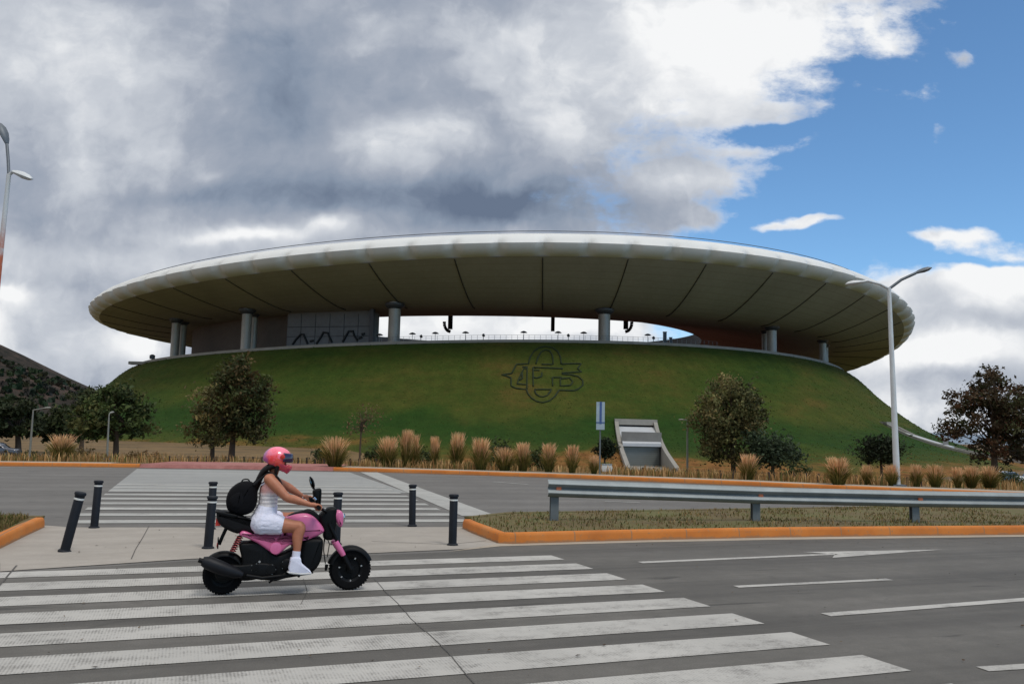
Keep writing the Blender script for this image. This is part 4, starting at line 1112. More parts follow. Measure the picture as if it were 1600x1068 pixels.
# ------------------------------------------------------------------ guard rail
def rail():
    P = [Vector((.86,16.0)), Vector((4.72,16.7)), Vector((8.2,17.25)), Vector((12.0,18.0)), Vector((16.0,18.9)), Vector((20.0,19.8))]
    H = [.885,.80,.745,.74,.74,.74]
    P = []
    for (u, v, d), h in zip(((868,749,16.0),(1183,760.5,16.75),(1432,766.5,17.2)), H):
        r = ray(u, v); t = d/r.y; P.append(Vector((r.x*t, d, CH + r.z*t)))
    dd = (P[2]-P[1]); dd = Vector((dd.x, dd.y, 0)).normalized()
    for k in (1, 2, 3): P.append(P[2] + dd*3.8*k + Vector((0,0,-.004*k)))
    root = tag(empty('guard_rail', (P[0].x, P[0].y, .14)), 'galvanised steel guard rail on posts along the grassy median', 'guard rail')
    o = Vector((P[0].x, P[0].y, .14))
    n = Vector((dd.y, -dd.x, 0))     # towards the viewer
    prof = [(.005,0),(.02,-.012),(.075,-.05),(.085,-.075),(.075,-.10),(.012,-.140),(.0,-.155),(.012,-.17),(.075,-.21),(.085,-.235),(.075,-.26),(.02,-.298),(.005,-.31)]
    segs = [(0,1),(1,2),(2,5)]
    for a_, c_ in segs:
        b = MB(); N = 8
        A, B = P[a_], P[c_]
        ov = (B-A).normalized()*.12
        A2 = A - ov if a_ else A - ov*1.2; off = .004*(a_ % 2)
        for i in range(N+1):
            q = A2.lerp(B+ov, i/N) - o
            if a_ == 0: q = q + n*.02*math.sin(i*1.1)
            for dn_, dz in prof: v = q + n*(dn_+off); b.v.append((v.x, v.y, v.z+dz))
            for dn_, dz in prof[::-1]: v = q + n*(dn_+off-.006); b.v.append((v.x, v.y, v.z+dz))
        k = len(prof)*2
        for i in range(N):
            for j in range(k): b.f.append((i*k+j, i*k+(j+1)%k, (i+1)*k+(j+1)%k, (i+1)*k+j))
        b.f += [tuple(range(k))[::-1], tuple(N*k+j for j in range(k))]
        b.obj('beam', M_['galv'], root, smooth=40)
    for i, p in enumerate(P):
        q = p - o; q = q - n*.09; b = MB(); ang = math.atan2(dd.y, dd.x)
        zt = q.z - .02; zb = -.3; c = (zt+zb)/2
        for sx, sy, ox, oy in ((.15,.012,0,.05),(.15,.012,0,-.05),(.012,.09,0,0)):
            b.box((q.x + n.x*oy, q.y + n.y*oy, c), (sx, sy, zt-zb), ang)
        po = b.obj('post', M_['galv_dark'], root)
        b = MB(); b.box((q.x+n.x*.055, q.y+n.y*.055, q.z-.16), (.14, .09, .3), ang); b.obj('spacer', M_['galv_dark'], po)
        b = MB()
        for dz in (-.08, -.23):
            m = Matrix.Translation(Vector((q.x, q.y, q.z+dz)) + n*.155) @ n.to_track_quat('Z','Y').to_matrix().to_4x4(); b.lathe([(.02,0),(.02,.012),(.008,.016)], 8, m)
        b.obj('bolt', M_['galv'], po)
        b = MB(); b.box((q.x+n.x*.115+dd.x*.06, q.y+n.y*.115+dd.y*.06, q.z-.155), (.09, .03, .055), ang); b.obj('reflector', M_['orange_reflector'], root)
rail()

# ------------------------------------------------------------------ bollards
def bollard_mesh(h):
    root = empty('bollard')
    b = MB(); b.lathe([(.062,-.03),(.062,h*.86),(.060,h*.865),(.060,h*.90),(.064,h*.905),(.064,h*.945)], 20); b.obj('post', M_['black_plastic'], root, smooth=40)
    b = MB(); b.lathe([(.0615,h*.868),(.0645,h*.87),(.0645,h*.897),(.0615,h*.90)], 20, close=True); b.obj('reflective_band', M_['white_band'], root, smooth=40)
    b = MB(); b.lathe([(.064,h*.945),(.074,h*.95),(.076,h*.975),(.066,h*.995),(.03,h)], 20); b.obj('cap', M_['black_plastic'], root, smooth=50)
    b = MB(); b.lathe([(.085,-.01),(.085,.012),(.07,.025),(.064,.03)], 20); b.obj('foot_collar', M_['black_plastic'], root, smooth=40)
    return root
BO = [(101,861,772,.20,'black bollard leaning over beside the end of the orange kerb'),(147,824,753,.03,'upright black bollard standing behind the leaning one'),(325,856,778,.03,'black bollard directly behind the rear wheel of the scooter'),(329,826,755,0,'black bollard almost hidden behind another one near the scooter tail'),(525,850,772,0,'black bollard behind the front of the pink scooter'),(644,821,759,-.02,'black bollard standing alone before the far zebra crossing'),(707,851,775,0,'black bollard beside the nose of the grassy median')]
for u, v, vt, ln, lb in BO:
    p = at(u, v, .008); hgt = (v-vt)*p.y/F/.985/max(.9, math.cos(ln))
    o = bollard_mesh(hgt); o.location = p; o.rotation_euler = (0, ln, 0); tag(o, lb, 'bollard', 'black bollards across the median crossing')

# ------------------------------------------------------------------ lamp posts and sign
def cobra(b_len=.62):
    """lamp head along +X, hanging level"""
    b = MB(); vs = []; n = 8
    for x, hw, zt, zb in ((0,.05,.05,-.04),(.12,.10,.08,-.05),(.32,.14,.10,-.08),(.5,.12,.08,-.07),(b_len,.05,.02,-.02)):
        for k in range(n):
            a = 2*math.pi*k/n; vs.append((x, hw*math.cos(a), (zt if math.sin(a) > 0 else -zb)*math.sin(a)))
    fs = [(i*n+k, i*n+(k+1)%n, (i+1)*n+(k+1)%n, (i+1)*n+k) for i in range(4) for k in range(n)] + [tuple(range(n))[::-1], tuple(4*n+k for k in range(n))]
    b.add(vs, fs); return b
def lamp(base, top, arms, label, r=.11, group=None, rust=False):
    root = tag(empty('street_lamp', base), label, 'street lamp', group); h = top.z - base.z; l = Vector((top.x-base.x, top.y-base.y, h))
    b = MB(); b.tube([(0,0,-.1), l*.5, l], [r, r*.8, r*.58], 12); b.obj('pole', M_['pole_rust'] if rust else (M_['pole_white'] if r > .1 else M_['pole_dull']), root, smooth=60)
    b = MB(); b.box((0,0,.03), (r*4, r*4, .06)); b.obj('base_plate', M_['lamp_grey'], root)
    for path, ang, tilt, roll_, dark in arms:
        b = MB(); b.tube([l+Vector(q) for q in path], [.05*r/.11]*len(path), 8); b.obj('arm', M_['lamp_grey'] if dark else (M_['pole_white'] if r > .1 or rust else M_['pole_dull']), root, smooth=60)
        hd = cobra().obj('lamp_head', M_['lamp_grey'] if dark else (M_['pole_white'] if r > .1 or rust else M_['pole_dull']), root, smooth=50); hd.scale = (1,1,1) if r > .085 else (.55,.5,.5); hd.location = l + Vector(path[-1]); hd.rotation_euler = (roll_, -tilt, ang)
M_['pole_dull'] = simple('dull_grey_pole', (118,118,110), .6, .1, .15, 2)
def pole_mat():
    m, nt, b = mat('rusty_painted_pole', .6, 0); p = pos(nt)
    f = nt.smooth(nt.noise(nt.vm('MULTIPLY', p, (1,1,.6)), 1.4, 5, .6), .5, .58)
    sp = nt.node('ShaderNodeSeparateXYZ'); nt.put(sp.inputs[0], p)
    nt.put(b.inputs['Base Color'], nt.mix(nt.m('MULTIPLY', f, nt.smooth(sp.outputs[2], 7.2, 5.8)), lin((190,192,192)), lin((176,92,58)))); return m
M_['pole_rust'] = pole_mat()
pb = at(1402, 759, .14); r_ = ray(1388.5, 449); t_ = pb.y/r_.y; pt = Vector((r_.x*t_, pb.y, CH + r_.z*t_)); pt.x = pb.x + (pt.x-pb.x)*.9
s_ = pb.y/F
lamp(pb, pt, [([(0,0,-.05),(-14*s_,0,5*s_),(-34*s_,0,10*s_),(-42*s_,0,8*s_)], math.pi, -.15, 0, False), ([(0,0,-.05),(20*s_,0,13*s_),(43*s_,0,24*s_)], 0, .35, 0, True)], 'tall white double-arm street lamp rising past the end of the stadium roof', .115)
d_ = 22.0; r_ = ray(14, 272); top = Vector((r_.x/r_.y*d_, d_, CH + r_.z/r_.y*d_)); s_ = d_/F
bx = Vector((top.x-.15, d_, 0.0))
lamp(bx, top, [([(0,0,-.03),(6*s_,0,4*s_),(10*s_,-.1,2*s_)], -.2, -.35, 0, False), ([(0,0,-.03),(-7*s_,.1,26*s_),(-15*s_,.2,54*s_)], 2.9, 1.15, 0, True)], 'tall rust-stained double-arm street lamp at the picture edge above the hill', .09, rust=True)
for u, v, vt, armd, lb, dep in ((167,718,652,0,'plain thin lamp post standing before the broad dark green tree',None),(1075,738,656,0,'thin short lamp post between the portal and the olive tree',48),(49,703,640,.9,'short lamp with one flat arm among the dark trees below the hill',70)):
    p = at(u, v-.5, .15) if dep is None else on(u-1, dep); d_ = p.y; r_ = ray(u+(3 if u < 800 else -1), vt); top = Vector((lerp(p.x, r_.x/r_.y*d_, .9), d_, CH + r_.z/r_.y*d_))
    lamp(p, top, [([(0,0,-.02),(.25,0,.03),(.35+armd*.5,0,.05+armd*.1)], .1, .1, 0, False)] if armd else [([(0,0,-.02),(.1,0,.02),(.16,0,.02)], 0, 0, 0, False), ([(0,0,-.02),(-.1,0,.02),(-.16,0,.02)], math.pi, 0, 0, False)] if u > 800 else [([(0,0,-.02),(.0,0,.12),(.0,.05,.2)], 1.5, .2, 0, False)], lb, .055*d_/40, None)
# blue information sign on a post
p = at(937, 741, .14); s_ = p.y/F
root = tag(empty('road_sign', p), 'tall narrow blue and grey sign on a thin post beside the portal', 'sign')
z0, z1 = (741-672)*s_, (741-629)*s_
M_['sign_blue'] = simple('sign_blue', (60,84,134), .45); M_['sign_grey'] = simple('sign_pale', (150,166,174), .5)
b = MB(); b.tube([(0,0,-.1),(0,0,z1-.05)], .03, 8); b.obj('post', M_['galv_dark'], root)
b = MB(); b.box((0,-.06,(z0+z1)/2), (13*s_, .04, z1-z0)); b.obj('panel', M_['sign_grey'], root)
b = MB(); b.box((.2*s_,-.084,(z0+z1)/2+.12), (3.4*s_, .012, (z1-z0)*.8)); b.obj('blue_stripe', M_['sign_blue'], root)
b = MB(); b.box((0,-.086,z0+11*s_), (13.2*s_, .012, 1.6*s_)); b.obj('cross_bar', M_['sign_blue'], root)
# two white roadside boxes
for u, lb in ((949,'white marker box nearest the blue sign'),(957,'white marker box nearest the portal ramp')):
    p = at(u, 738, .14)+Vector((0,1.2,0)); root = tag(empty('marker_box', p), lb, 'box', 'white boxes on the verge')
    b = MB(); b.pillow(smoothpoly([(-.1,0),(.1,0),(.1,.3),(-.1,.3)], 2), 0, .1, .02); b.obj('box_body', M_['white_band'], root, smooth=40)
    b = MB(); b.box((0,0,.315), (.24,.24,.03)); b.obj('lid', M_['galv'], root)

# ------------------------------------------------------------------ far cars and people
def car(loc_, rz, col, label):
    root = tag(empty('parked_car', loc_, rz), label, 'car', 'cars parked beyond the verge')
    body = smoothpoly([(-2.1,.35),(-2.15,.75),(-1.9,.95),(-1.2,1.0),(-.7,1.42),(.5,1.45),(1.1,1.02),(1.9,.9),(2.15,.7),(2.15,.35),(1.6,.28),(-1.6,.28)], 3)
    b = MB(); b.pillow(body, 0, .84, .16); b.obj('body', simple('car_paint', col, .25, .2, .05, 1, coat=.6), root, smooth=60)
    g = simple('car_glass', (24,28,32), .1)
    b = MB(); b.pillow([(-1.15,.98),(-.66,1.36),(.46,1.39),(1.0,1.0)], 0, .855, .05); b.obj('side_windows', g, root, smooth=40)
    b = MB(); b.pillow([(-1.32,1.0),(-.76,1.41),(-.6,1.40),(-1.1,.98)], 0, .66, .03); b.obj('rear_window', g, root, smooth=40)
    b = MB(); b.pillow([(.52,1.43),(1.16,1.02),(1.0,1.0),(.4,1.4)], 0, .66, .03); b.obj('windscreen', g, root, smooth=40)
    for x in (-1.3, 1.32):
        for s in (-1, 1):
            b = MB(); b.lathe([(.2,-.1),(.31,-.09),(.32,0),(.31,.09),(.2,.1)], 18, Matrix.Translation((x, s*.78, .32)) @ Matrix.Rotation(R(90), 4, 'X')); w = b.obj('wheel', M_['black'], root, smooth=40)
            b = MB(); b.lathe([(.19,-.105),(.19,.105)], 12, Matrix.Translation((x, s*.78, .32)) @ Matrix.Rotation(R(90), 4, 'X')); b.obj('rim', M_['galv'], w, smooth=40)
    return root
car(on(2, 80) + Vector((-.6,0,0)), R(12), (70,72,80), 'grey parked car under the dark spreading tree')
car(on(1600, 84) + Vector((1.3,0,0)), R(-8), (198,200,202), 'white parked car beyond the pale green hedge bush')
car(on(1570, 92), R(5), (84,98,112), 'blue-grey parked car half hidden by the pale green hedge bush')
# ------------------------------------------------------------------ pink motor scooter and its rider
def L(cx, cy, y=0.0):
    Z = (1022 - (cx-330)*.036 - cy)/583; X = (cx-330)/583 - .052*Z
    return Vector((X + .068*y, y, Z - (1.7-Z)/9.3*y))
def L2(pts, y): return [(p.x, p.z) for p in (L(a, b_, y) for a, b_ in pts)]
MO = at(347, 927, .012); MR = R(18.5)
bike = tag(empty('motor_scooter', MO, MR), 'pink and black motor scooter being ridden along the zebra crossing', 'scooter')
M_['pink'] = simple('pink_body_paint', (204,100,144), .38, 0, .06, 2, coat=.35)
M_['tyre'] = simple('tyre_rubber', (15,15,16), .9, 0, .2, 20, .1, spec=.12)
M_['bk'] = simple('black_plastic', (11,12,13), .5, 0, .2, 10, .04, spec=.14)
M_['bk2'] = simple('black_engine_metal', (13,13,14), .5, .05, .3, 14, .1, spec=.16)
M_['seat'] = simple('black_vinyl_seat', (16,16,18), .6, 0, .15, 30, .08, spec=.2)
M_['muff'] = simple('muffler_heat_shield', (24,25,29), .5, .1, .25, 8, spec=.25)
M_['chrome'] = simple('bright_metal', (190,192,196), .2, .95, .05, 8)
M_['redlens'] = simple('red_lens', (190,44,30), .25); M_['mirror'] = simple('mirror_glass', (150,165,170), .05, 1.0)
V3 = Vector
RX = Matrix.Rotation(R(90), 4, 'X')
def wheel(name, c, rad, w, spokes, parent):
    M = Matrix.Translation(c) @ RX; rr = rad*.60
    prof = [(rr,-w*.42),(rr+.02,-w*.5),(rad*.9,-w*.5),(rad*.965,-w*.36),(rad*.995,-w*.16),(rad,0),(rad*.995,w*.16),(rad*.965,w*.36),(rad*.9,w*.5),(rr+.02,w*.5),(rr,w*.42)]
    b = MB(); b.lathe(prof, 48, M, close=True)
    t = b.obj('tyre', M_['tyre'], None, smooth=40); root = t
    b = MB()
    for k in range(40):        # tread blocks on the shoulders
        a = 2*math.pi*k/40
        for s in (-1, 1):
            m = M @ Matrix.Rotation(a, 4, 'Z') @ Matrix.Translation((rad*.985, 0, s*w*.25)); b.box((0,0,0), (.012, .02, w*.26), 0, m)
    b.obj('tread', M_['tyre'], t)
    b = MB(); b.lathe([(rr-.022,-w*.34),(rr+.004,-w*.44),(rr+.004,w*.44),(rr-.022,w*.34)], 40, M, close=True)
    for k in range(spokes):
        a = 2*math.pi*k/spokes; m = M @ Matrix.Rotation(a, 4, 'Z') @ Matrix.Translation((rr*.55, 0, 0)); b.box((0,0,0), (rr*.95, .026, .03), 0, m)
    rim = b.obj('rim', M_['bk2'], None, smooth=30)
    b = MB(); b.lathe([(.03,-.012),(rr*.98,-.010),(rr*.98,.010),(.03,.012)], 36, M); b.obj('brake_drum', M_['bk2'], t, smooth=30)
    b = MB(); b.lathe([(.018,-.075),(.04,-.07),(.045,-.03),(.045,.03),(.04,.07),(.018,.075)], 20, M); hub = b.obj('hub', M_['bk2'], None, smooth=40)
    e = empty(name); e.parent = parent
    for o in (t, rim, hub): o.parent = e
    if name == 'front_wheel':
        b = MB()
        for k in range(7):
            a = 2*math.pi*(k+.3)/7; m = M @ Matrix.Rotation(a, 4, 'Z') @ Matrix.Translation((rr*.93, 0, w*.36)); b.box((0,0,0), (.022, .014, .012), 0, m)
        b.obj('rim_glint_block', M_['chrome'], e)  # small bright blocks standing in for glints on the rim
    return e
RW, FW = Vector((0,0,.198)), Vector((1.286,0,.217))
wheel('rear_wheel', RW, .198, .11, 5, bike); wheel('front_wheel', FW, .217, .105, 5, bike)
def panel(name, pts, m, w, b_, y0=0.0, k=3, sm=50, par=None):
    b = MB(); b.pillow(smoothpoly(L2(pts, y0-w), k), y0, w, b_); return b.obj(name, m, par or bike, smooth=sm)
# pink panels
panel('tank_shroud', [(690,585),(735,556),(800,541),(846,546),(890,578),(930,636),(912,664),(860,690),(800,704),(730,700),(690,650)], M_['pink'], .135, .05)
panel('side_panel', [(432,680),(446,655),(478,659),(568,690),(668,655),(690,668),(662,712),(720,700),(800,672),(850,690),(800,706),(722,735),(676,775),(645,794),(616,782),(540,728),(470,694)], M_['pink'], .15, .03)
b = MB(); p = L(640,752,-.155); b.lathe([(.062,-.006),(.058,.004),(.04,.008)], 24, Matrix.Translation(p) @ RX); b.obj('pivot_cover', M_['pink'], bike, smooth=40)
panel('headlight_cowl', [(985,548),(1000,522),(1030,515),(1048,535),(1050,570),(1042,612),(1022,615),(1002,580)], M_['pink'], .075, .035)
b = MB(); p = L(1044,560); b.lathe([(.055,0),(.06,.012),(.045,.03),(.0,.036)], 24, Matrix.Translation((p.x-.008,0,p.z)) @ Matrix.Rotation(R(95), 4, 'Y')); b.obj('headlight', M_['chrome'], bike, smooth=60)
for s in (-1, 1):
    b = MB(); A, B = L(992,700), L(1042,782); b.tube([(A.x,s*.088,A.z),(lerp(A.x,B.x,.5),s*.088,lerp(A.z,B.z,.5)),(B.x,s*.088,B.z)], [.034,.034,.026], 12); b.obj('fork_cover', M_['pink'], bike, smooth=50)
    b = MB(); A, B = L(955,590), L(1080,855); b.tube([(A.x,s*.085,A.z),(B.x,s*.085,B.z)], .019, 10); b.obj('fork_leg', M_['bk2'], bike, smooth=50)
    b = MB(); A, B = L(1040,780), L(1086,868); b.tube([(A.x,s*.087,A.z),(B.x,s*.087,B.z)], .027, 10); b.obj('fork_slider', M_['bk2'], bike, smooth=50)
# black parts
panel('seat', [(303,542),(340,546),(430,562),(510,592),(590,628),(690,622),(738,602),(752,640),(668,654),(570,688),(460,656),(420,672),(345,640),(308,600)], M_['seat'], .125, .045)
panel('tank_ridge', [(700,575),(735,545),(800,525),(850,514),(905,552),(935,610),(880,590),(845,560),(780,560)], M_['bk'], .06, .025)
panel('steering_cover', [(900,562),(930,525),(965,500),(1005,502),(1008,540),(1002,620),(985,690),(955,700),(930,690),(925,640)], M_['bk'], .085, .035)
panel('engine', [(430,735),(480,722),(560,722),(640,795),(730,762),(800,722),(830,760),(820,880),(760,910),(690,925),(640,942),(560,935),(480,948),(430,935),(445,830)], M_['bk2'], .12, .03)
panel('engine_guard', [(800,712),(850,692),(905,690),(922,705),(920,760),(908,825),(880,875),(845,900),(805,890),(785,820)], M_['bk'], .15, .045)
panel('under_tray', [(560,925),(700,905),(850,895),(835,908),(700,930),(640,946),(560,940)], M_['bk2'], .14, .008)
panel('belt_case', [(300,868),(340,850),(440,855),(560,840),(640,860),(640,905),(560,925),(440,930),(340,945),(300,930)], M_['bk2'], .04, .02, y0=-.10)
b = MB()
for q in range(7): x, z = L(480+q*22, 770, -.13).x, L(480+q*22, 800, -.13).z; b.box((x, 0, z), (.012, .25, .11))
b.obj('cooling_fins', M_['bk2'], bike)
b = MB(); pts = [L(q[0], q[1], -.17) for q in ((450,912),(410,900),(330,872),(258,842),(226,832))]; b.tube(pts, [.03,.054,.070,.068,.045], 20); mu = b.obj('muffler', M_['muff'], bike, smooth=50)
b = MB(); b.tube([L(228,833,-.17), L(205,826,-.17)], [.026,.024], 14); b.obj('exhaust_tip', M_['bk2'], mu, smooth=50)
b = MB(); b.tube([L(470,915,-.16), L(560,930,-.15), L(680,915,-.12), L(740,860,-.08)], .02, 10); b.obj('exhaust_pipe', M_['bk2'], bike, smooth=50)
def fender(name, c, rad, a0, a1, w, m, thick=.012):
    b = MB(); n = 16; k = 7
    for i in range(n+1):
        a = lerp(a0, a1, i/n)
        for lay in (0, 1):
            for j in range(k):
                t = (j/(k-1))*2-1; r_ = rad - lay*thick - .035*t*t*t*t; b.v.append((c.x+r_*math.cos(a), t*w, c.z+r_*math.sin(a)))
    for i in range(n):
        for j in range(k-1):
            p, q = i*2*k+j, (i+1)*2*k+j; b.f += [(p,q,q+1,p+1), (p+k,p+k+1,q+k+1,q+k)]
        for j in (0, k-1): p, q = i*2*k+j, (i+1)*2*k+j; b.f.append((p,p+k,q+k,q))
    for i in (0, n):
        for j in range(k-1): p = i*2*k+j; b.f.append((p,p+1,p+k+1,p+k))
    return b.obj(name, m, bike, smooth=60)
fender('front_fender', FW, .245, R(22), R(165), .075, M_['bk']); fender('rear_hugger', RW, .232, R(20), R(150), .08, M_['bk'])
b = MB(); A = L(945,845); b.tube([A, L(938,882)], [.02,.012], 6); b.obj('mud_flap', M_['bk'], bike)
b = MB(); b.box((L(306,602).x, 0, L(306,602).z), (.045,.17,.06)); b.obj('tail_light', M_['redlens'], bike)
b = MB(); b.tube([L(352,640), L(330,690), L(312,735)], .018, 8); b.box((L(312,725).x-.01,0,L(312,725).z), (.012,.16,.10)); b.obj('plate_holder', M_['bk'], bike)
b = MB(); b.lathe([(.022,-.008),(.026,0),(.02,.01)], 14, Matrix.Translation(L(304,738,-.03)) @ Matrix.Rotation(R(90), 4, 'Y')); b.obj('rear_reflector', M_['redlens'], bike, smooth=50)
b = MB(); A, B = L(438,680,-.1), L(392,775,-.1); n = 60; pts = [A.lerp(B, i/n) + Vector((.03*math.cos(i*.75), .03*math.sin(i*.75), 0)) for i in range(n+1)]; b.tube(pts, .007, 5)
b.obj('shock_spring', simple('red_spring', (120,36,40), .4, .2), bike, smooth=60)
b = MB(); b.tube([A, B], .016, 8); b.obj('shock_damper', M_['bk2'], bike)
panel('rear_grab_rail', [(300,540),(360,548),(420,560),(410,575),(350,568),(306,556)], M_['bk'], .135, .01)
# handlebar, grips, levers, mirror, dial
HR = L(888,500,-.30); HL = L(836,418,.30); HLz = HR.z + .035
HLp = Vector((HR.x-.02, .31, HLz)); HRp = Vector((HR.x, -.31, HR.z)); st = L(948,520)
b = MB(); b.tube([HRp + Vector((0,-.06,0)), HRp + Vector((0,.08,0)), Vector((st.x-.02,-.10,st.z-.0)), Vector((st.x,0,st.z)), Vector((st.x-.02,.10,st.z)), HLp + Vector((0,-.08,0)), HLp + Vector((0,.06,0))], .0125, 10); b.obj('handlebar', M_['bk2'], bike, smooth=60)
for p, s in ((HRp,-1),(HLp,1)):
    b = MB(); b.tube([p + Vector((0,s*.075,0)), p + Vector((0,-s*.05,0))], .0175, 12); b.lathe([(.02,-.004),(.02,.004)], 12, Matrix.Translation(p + Vector((0,s*.078,0))) @ RX); b.obj('grip', M_['bk'], bike, smooth=50)
    b = MB(); b.tube([p + Vector((.01,-s*.07,.0)), p + Vector((.055,-s*.03,-.01)), p + Vector((.06,s*.07,-.012))], [.008,.008,.006], 6); b.obj('brake_lever', M_['chrome'], bike, smooth=50)
    b = MB(); b.box(p + Vector((.01,-s*.09,.0)), (.05,.05,.05)); b.obj('switch_box', M_['bk'], bike)
ml = L(862,350,.20)
b = MB(); b.tube([HLp + Vector((.01,-.09,.01)), L(884,395,.20), ml], .006, 6); b.obj('mirror_stalk', M_['bk2'], bike)
b = MB(); b.lathe([(.0,-.018),(.03,-.016),(.043,0),(.04,.006)], 20, Matrix.Translation(ml) @ Matrix.Rotation(R(-18), 4, 'Y') @ Matrix.Scale(1.75, 4, (0,0,1)) @ Matrix.Rotation(R(-90), 4, 'Y') @ Matrix.Rotation(R(20),4,'X')); mh = b.obj('mirror', M_['bk'], bike, smooth=60)
b = MB(); b.lathe([(.0,.0),(.038,.0),(.038,.003),(0,.003)], 20, Matrix.Translation(ml + Vector((-.010,0,0))) @ Matrix.Rotation(R(-18), 4, 'Y') @ Matrix.Scale(1.75, 4, (0,0,1)) @ Matrix.Rotation(R(-90), 4, 'Y')); b.obj('mirror_glass', M_['mirror'], mh)
panel('instrument_dial', [(868,398),(905,384),(916,392),(915,440),(905,500),(880,470),(868,430)], M_['bk'], .06, .02)
b = MB(); b.tube([L(884,398,-.03), L(912,392,-.03)], .006, 6); b.obj('dial_trim', M_['chrome'], bike)
b = MB(); b.tube([L(868,440,-.06), L(882,452,-.06)], [.016,.012], 8); b.obj('ignition_bezel', M_['chrome'], bike)
for k, (pts, r_) in enumerate((([(930,690),(925,760),(935,840)],.006),([(950,690),(962,720),(948,800)],.005),([(905,560),(925,640),(935,705)],.006))):
    b = MB(); b.tube([L(a, c_, -.05+.04*k) for a, c_ in pts], r_, 6); b.obj('cable', M_['bk'], bike, smooth=60)
for s in (-1, 1):
    b = MB(); p = L(770,912,-.2); b.tube([(p.x, s*.10, p.z), (p.x, s*.26, p.z)], .014, 8); b.obj('foot_peg', M_['bk2'], bike)
b = MB(); b.tube([L(640,925,.1), L(600,955,.14)], .012, 6); b.obj('side_stand', M_['bk2'], bike)
for cx_, cy_, r_ in ((610,878,.055),(705,850,.062),(520,868,.045)):
    b = MB(); b.lathe([(r_,-.01),(r_,.006),(r_*.85,.014),(r_*.3,.016)], 24, Matrix.Translation(L(cx_, cy_, -.128)) @ RX); cv = b.obj('engine_cover', M_['bk2'], bike, smooth=40)
    b = MB()
    for k in range(5): a = k*1.2566; q = L(cx_, cy_, -.128); b.lathe([(.006,-.002),(.006,.004)], 6, Matrix.Translation(q + V3((r_*.86*math.cos(a), -.008, r_*.86*math.sin(a)))) @ RX)
    b.obj('cover_screws', M_['galv'], cv)
b = MB(); b.lathe([(.012,-.004),(.012,.004)], 10, Matrix.Translation(L(546,833,-.135)) @ RX); b.obj('engine_bolt', M_['chrome'], bike)

# rider: limbs as tapering chains fused into one skin
def cr(P, k=6):
    out = []; n = len(P)
    for i in range(n-1):
        p0, p1, p2, p3 = P[max(0,i-1)], P[i], P[i+1], P[min(n-1,i+2)]
        for t in range(k):
            t /= k; out.append(tuple(.5*(2*b_ + (c-a)*t + (2*a-5*b_+4*c-d)*t*t + (3*b_-a-3*c+d)*t**3) for a, b_, c, d in zip(p0, p1, p2, p3)))
    out.append(tuple(P[-1])); return out
def fuse(name, chains, voxel, m, parent, smooth=4, crease=0.0):
    b = MB()
    for ch in chains:
        q = cr([(p.x, p.y, p.z, r_) for p, r_ in ch]) if len(ch) > 1 else [(*ch[0][0], ch[0][1])]*1
        pts = [Vector(x[:3]) for x in q]; rad = [max(.003, x[3]) for x in q]
        d0 = (pts[0]-pts[1]).normalized(); d1 = (pts[-1]-pts[-2]).normalized(); pp = []; rr = []
        for t in (.98, .8, .45): pp.append(pts[0] + d0*rad[0]*t); rr.append(rad[0]*math.sqrt(1-t*t))
        pp += pts; rr += rad
        for t in (.45, .8, .98): pp.append(pts[-1] + d1*rad[-1]*t); rr.append(rad[-1]*math.sqrt(1-t*t))
        b.tube(pp, rr, 16)
    o = b.obj(name, m)
    md = o.modifiers.new('r', 'REMESH'); md.mode = 'VOXEL'; md.voxel_size = voxel; md.use_smooth_shade = True
    s = o.modifiers.new('s', 'SMOOTH'); s.factor = .5; s.iterations = smooth
    me = bpy.data.meshes.new_from_object(o.evaluated_get(bpy.context.evaluated_depsgraph_get()))
    old = o.data; o.modifiers.clear(); o.data = me; bpy.data.meshes.remove(old); me.name = name
    if crease:
        nv = [v.normal.copy() for v in me.vertices]
        for v, n_ in zip(me.vertices, nv):
            q = v.co; f_ = noise.fractal(Vector((q.x*16 + q.z*9, q.y*13, q.z*26 - q.x*10)), .9, 2.1, 3); v.co = q + n_*crease*(f_ - .25*abs(f_))
    me.materials.clear(); me.materials.append(m); me.shade_smooth()
    if parent: o.parent = parent
    return o
def skin_mat():
    m, nt, b = mat('skin', .5, 0, .35); tc = nt.node('ShaderNodeTexCoord').outputs['Object']
    nt.put(b.inputs['Base Color'], nt.ramp(nt.noise(tc, 9, 4), [(.3, lin((156,98,72))), (.7, lin((178,116,88)))]))
    b.inputs['Subsurface Weight'].default_value = .08; b.inputs['Subsurface Radius'].default_value = (.01,.004,.002); return m
M_['skin'] = skin_mat()
V = Vector
def hand(bar, s, wrist):
    """palm and five digits closed on a bar lying along Y"""
    ch = []; kn = bar + V((-.028,0,.026)); palm = wrist.lerp(kn, .6)
    ch.append([(wrist, .023), (palm, .026), (kn, .020)])
    for sy in (-.022, .022): ch.append([(wrist + V((0,sy*.4,0)), .02), (palm + V((0,sy,0)), .019), (kn + V((0,sy*1.3,0)), .014)])
    for i, (ln, rr) in enumerate(((.95,.0088),(1.05,.0092),(1.0,.009),(.84,.0078))):
        y = (-.034 + i*.0225)*(-s); q = .030
        P = [V((-.030,y,.022)), V((-.004,y*1.02,.032)), V((q*.95*ln,y*1.04,.012)), V((q*.8*ln,y*1.04,-.016*ln)), V((.002,y*1.03,-.029*ln))]
        ch.append([(bar+P[0], rr*1.15), (bar+P[1], rr*1.1), (bar+P[2], rr), (bar+P[3], rr*.95), (bar+P[4], rr*.85)])
    y = s*-.040
    ch.append([(wrist.lerp(kn,.35) + V((0,y*.6,-.004)), .014), (bar+V((-.026,y,-.004)), .0115), (bar+V((-.010,y*.95,-.027)), .0105), (bar+V((.014,y*.75,-.028)), .009)])
    return ch
shR, shL = L(604,338,-.145), L(612,345,.15)
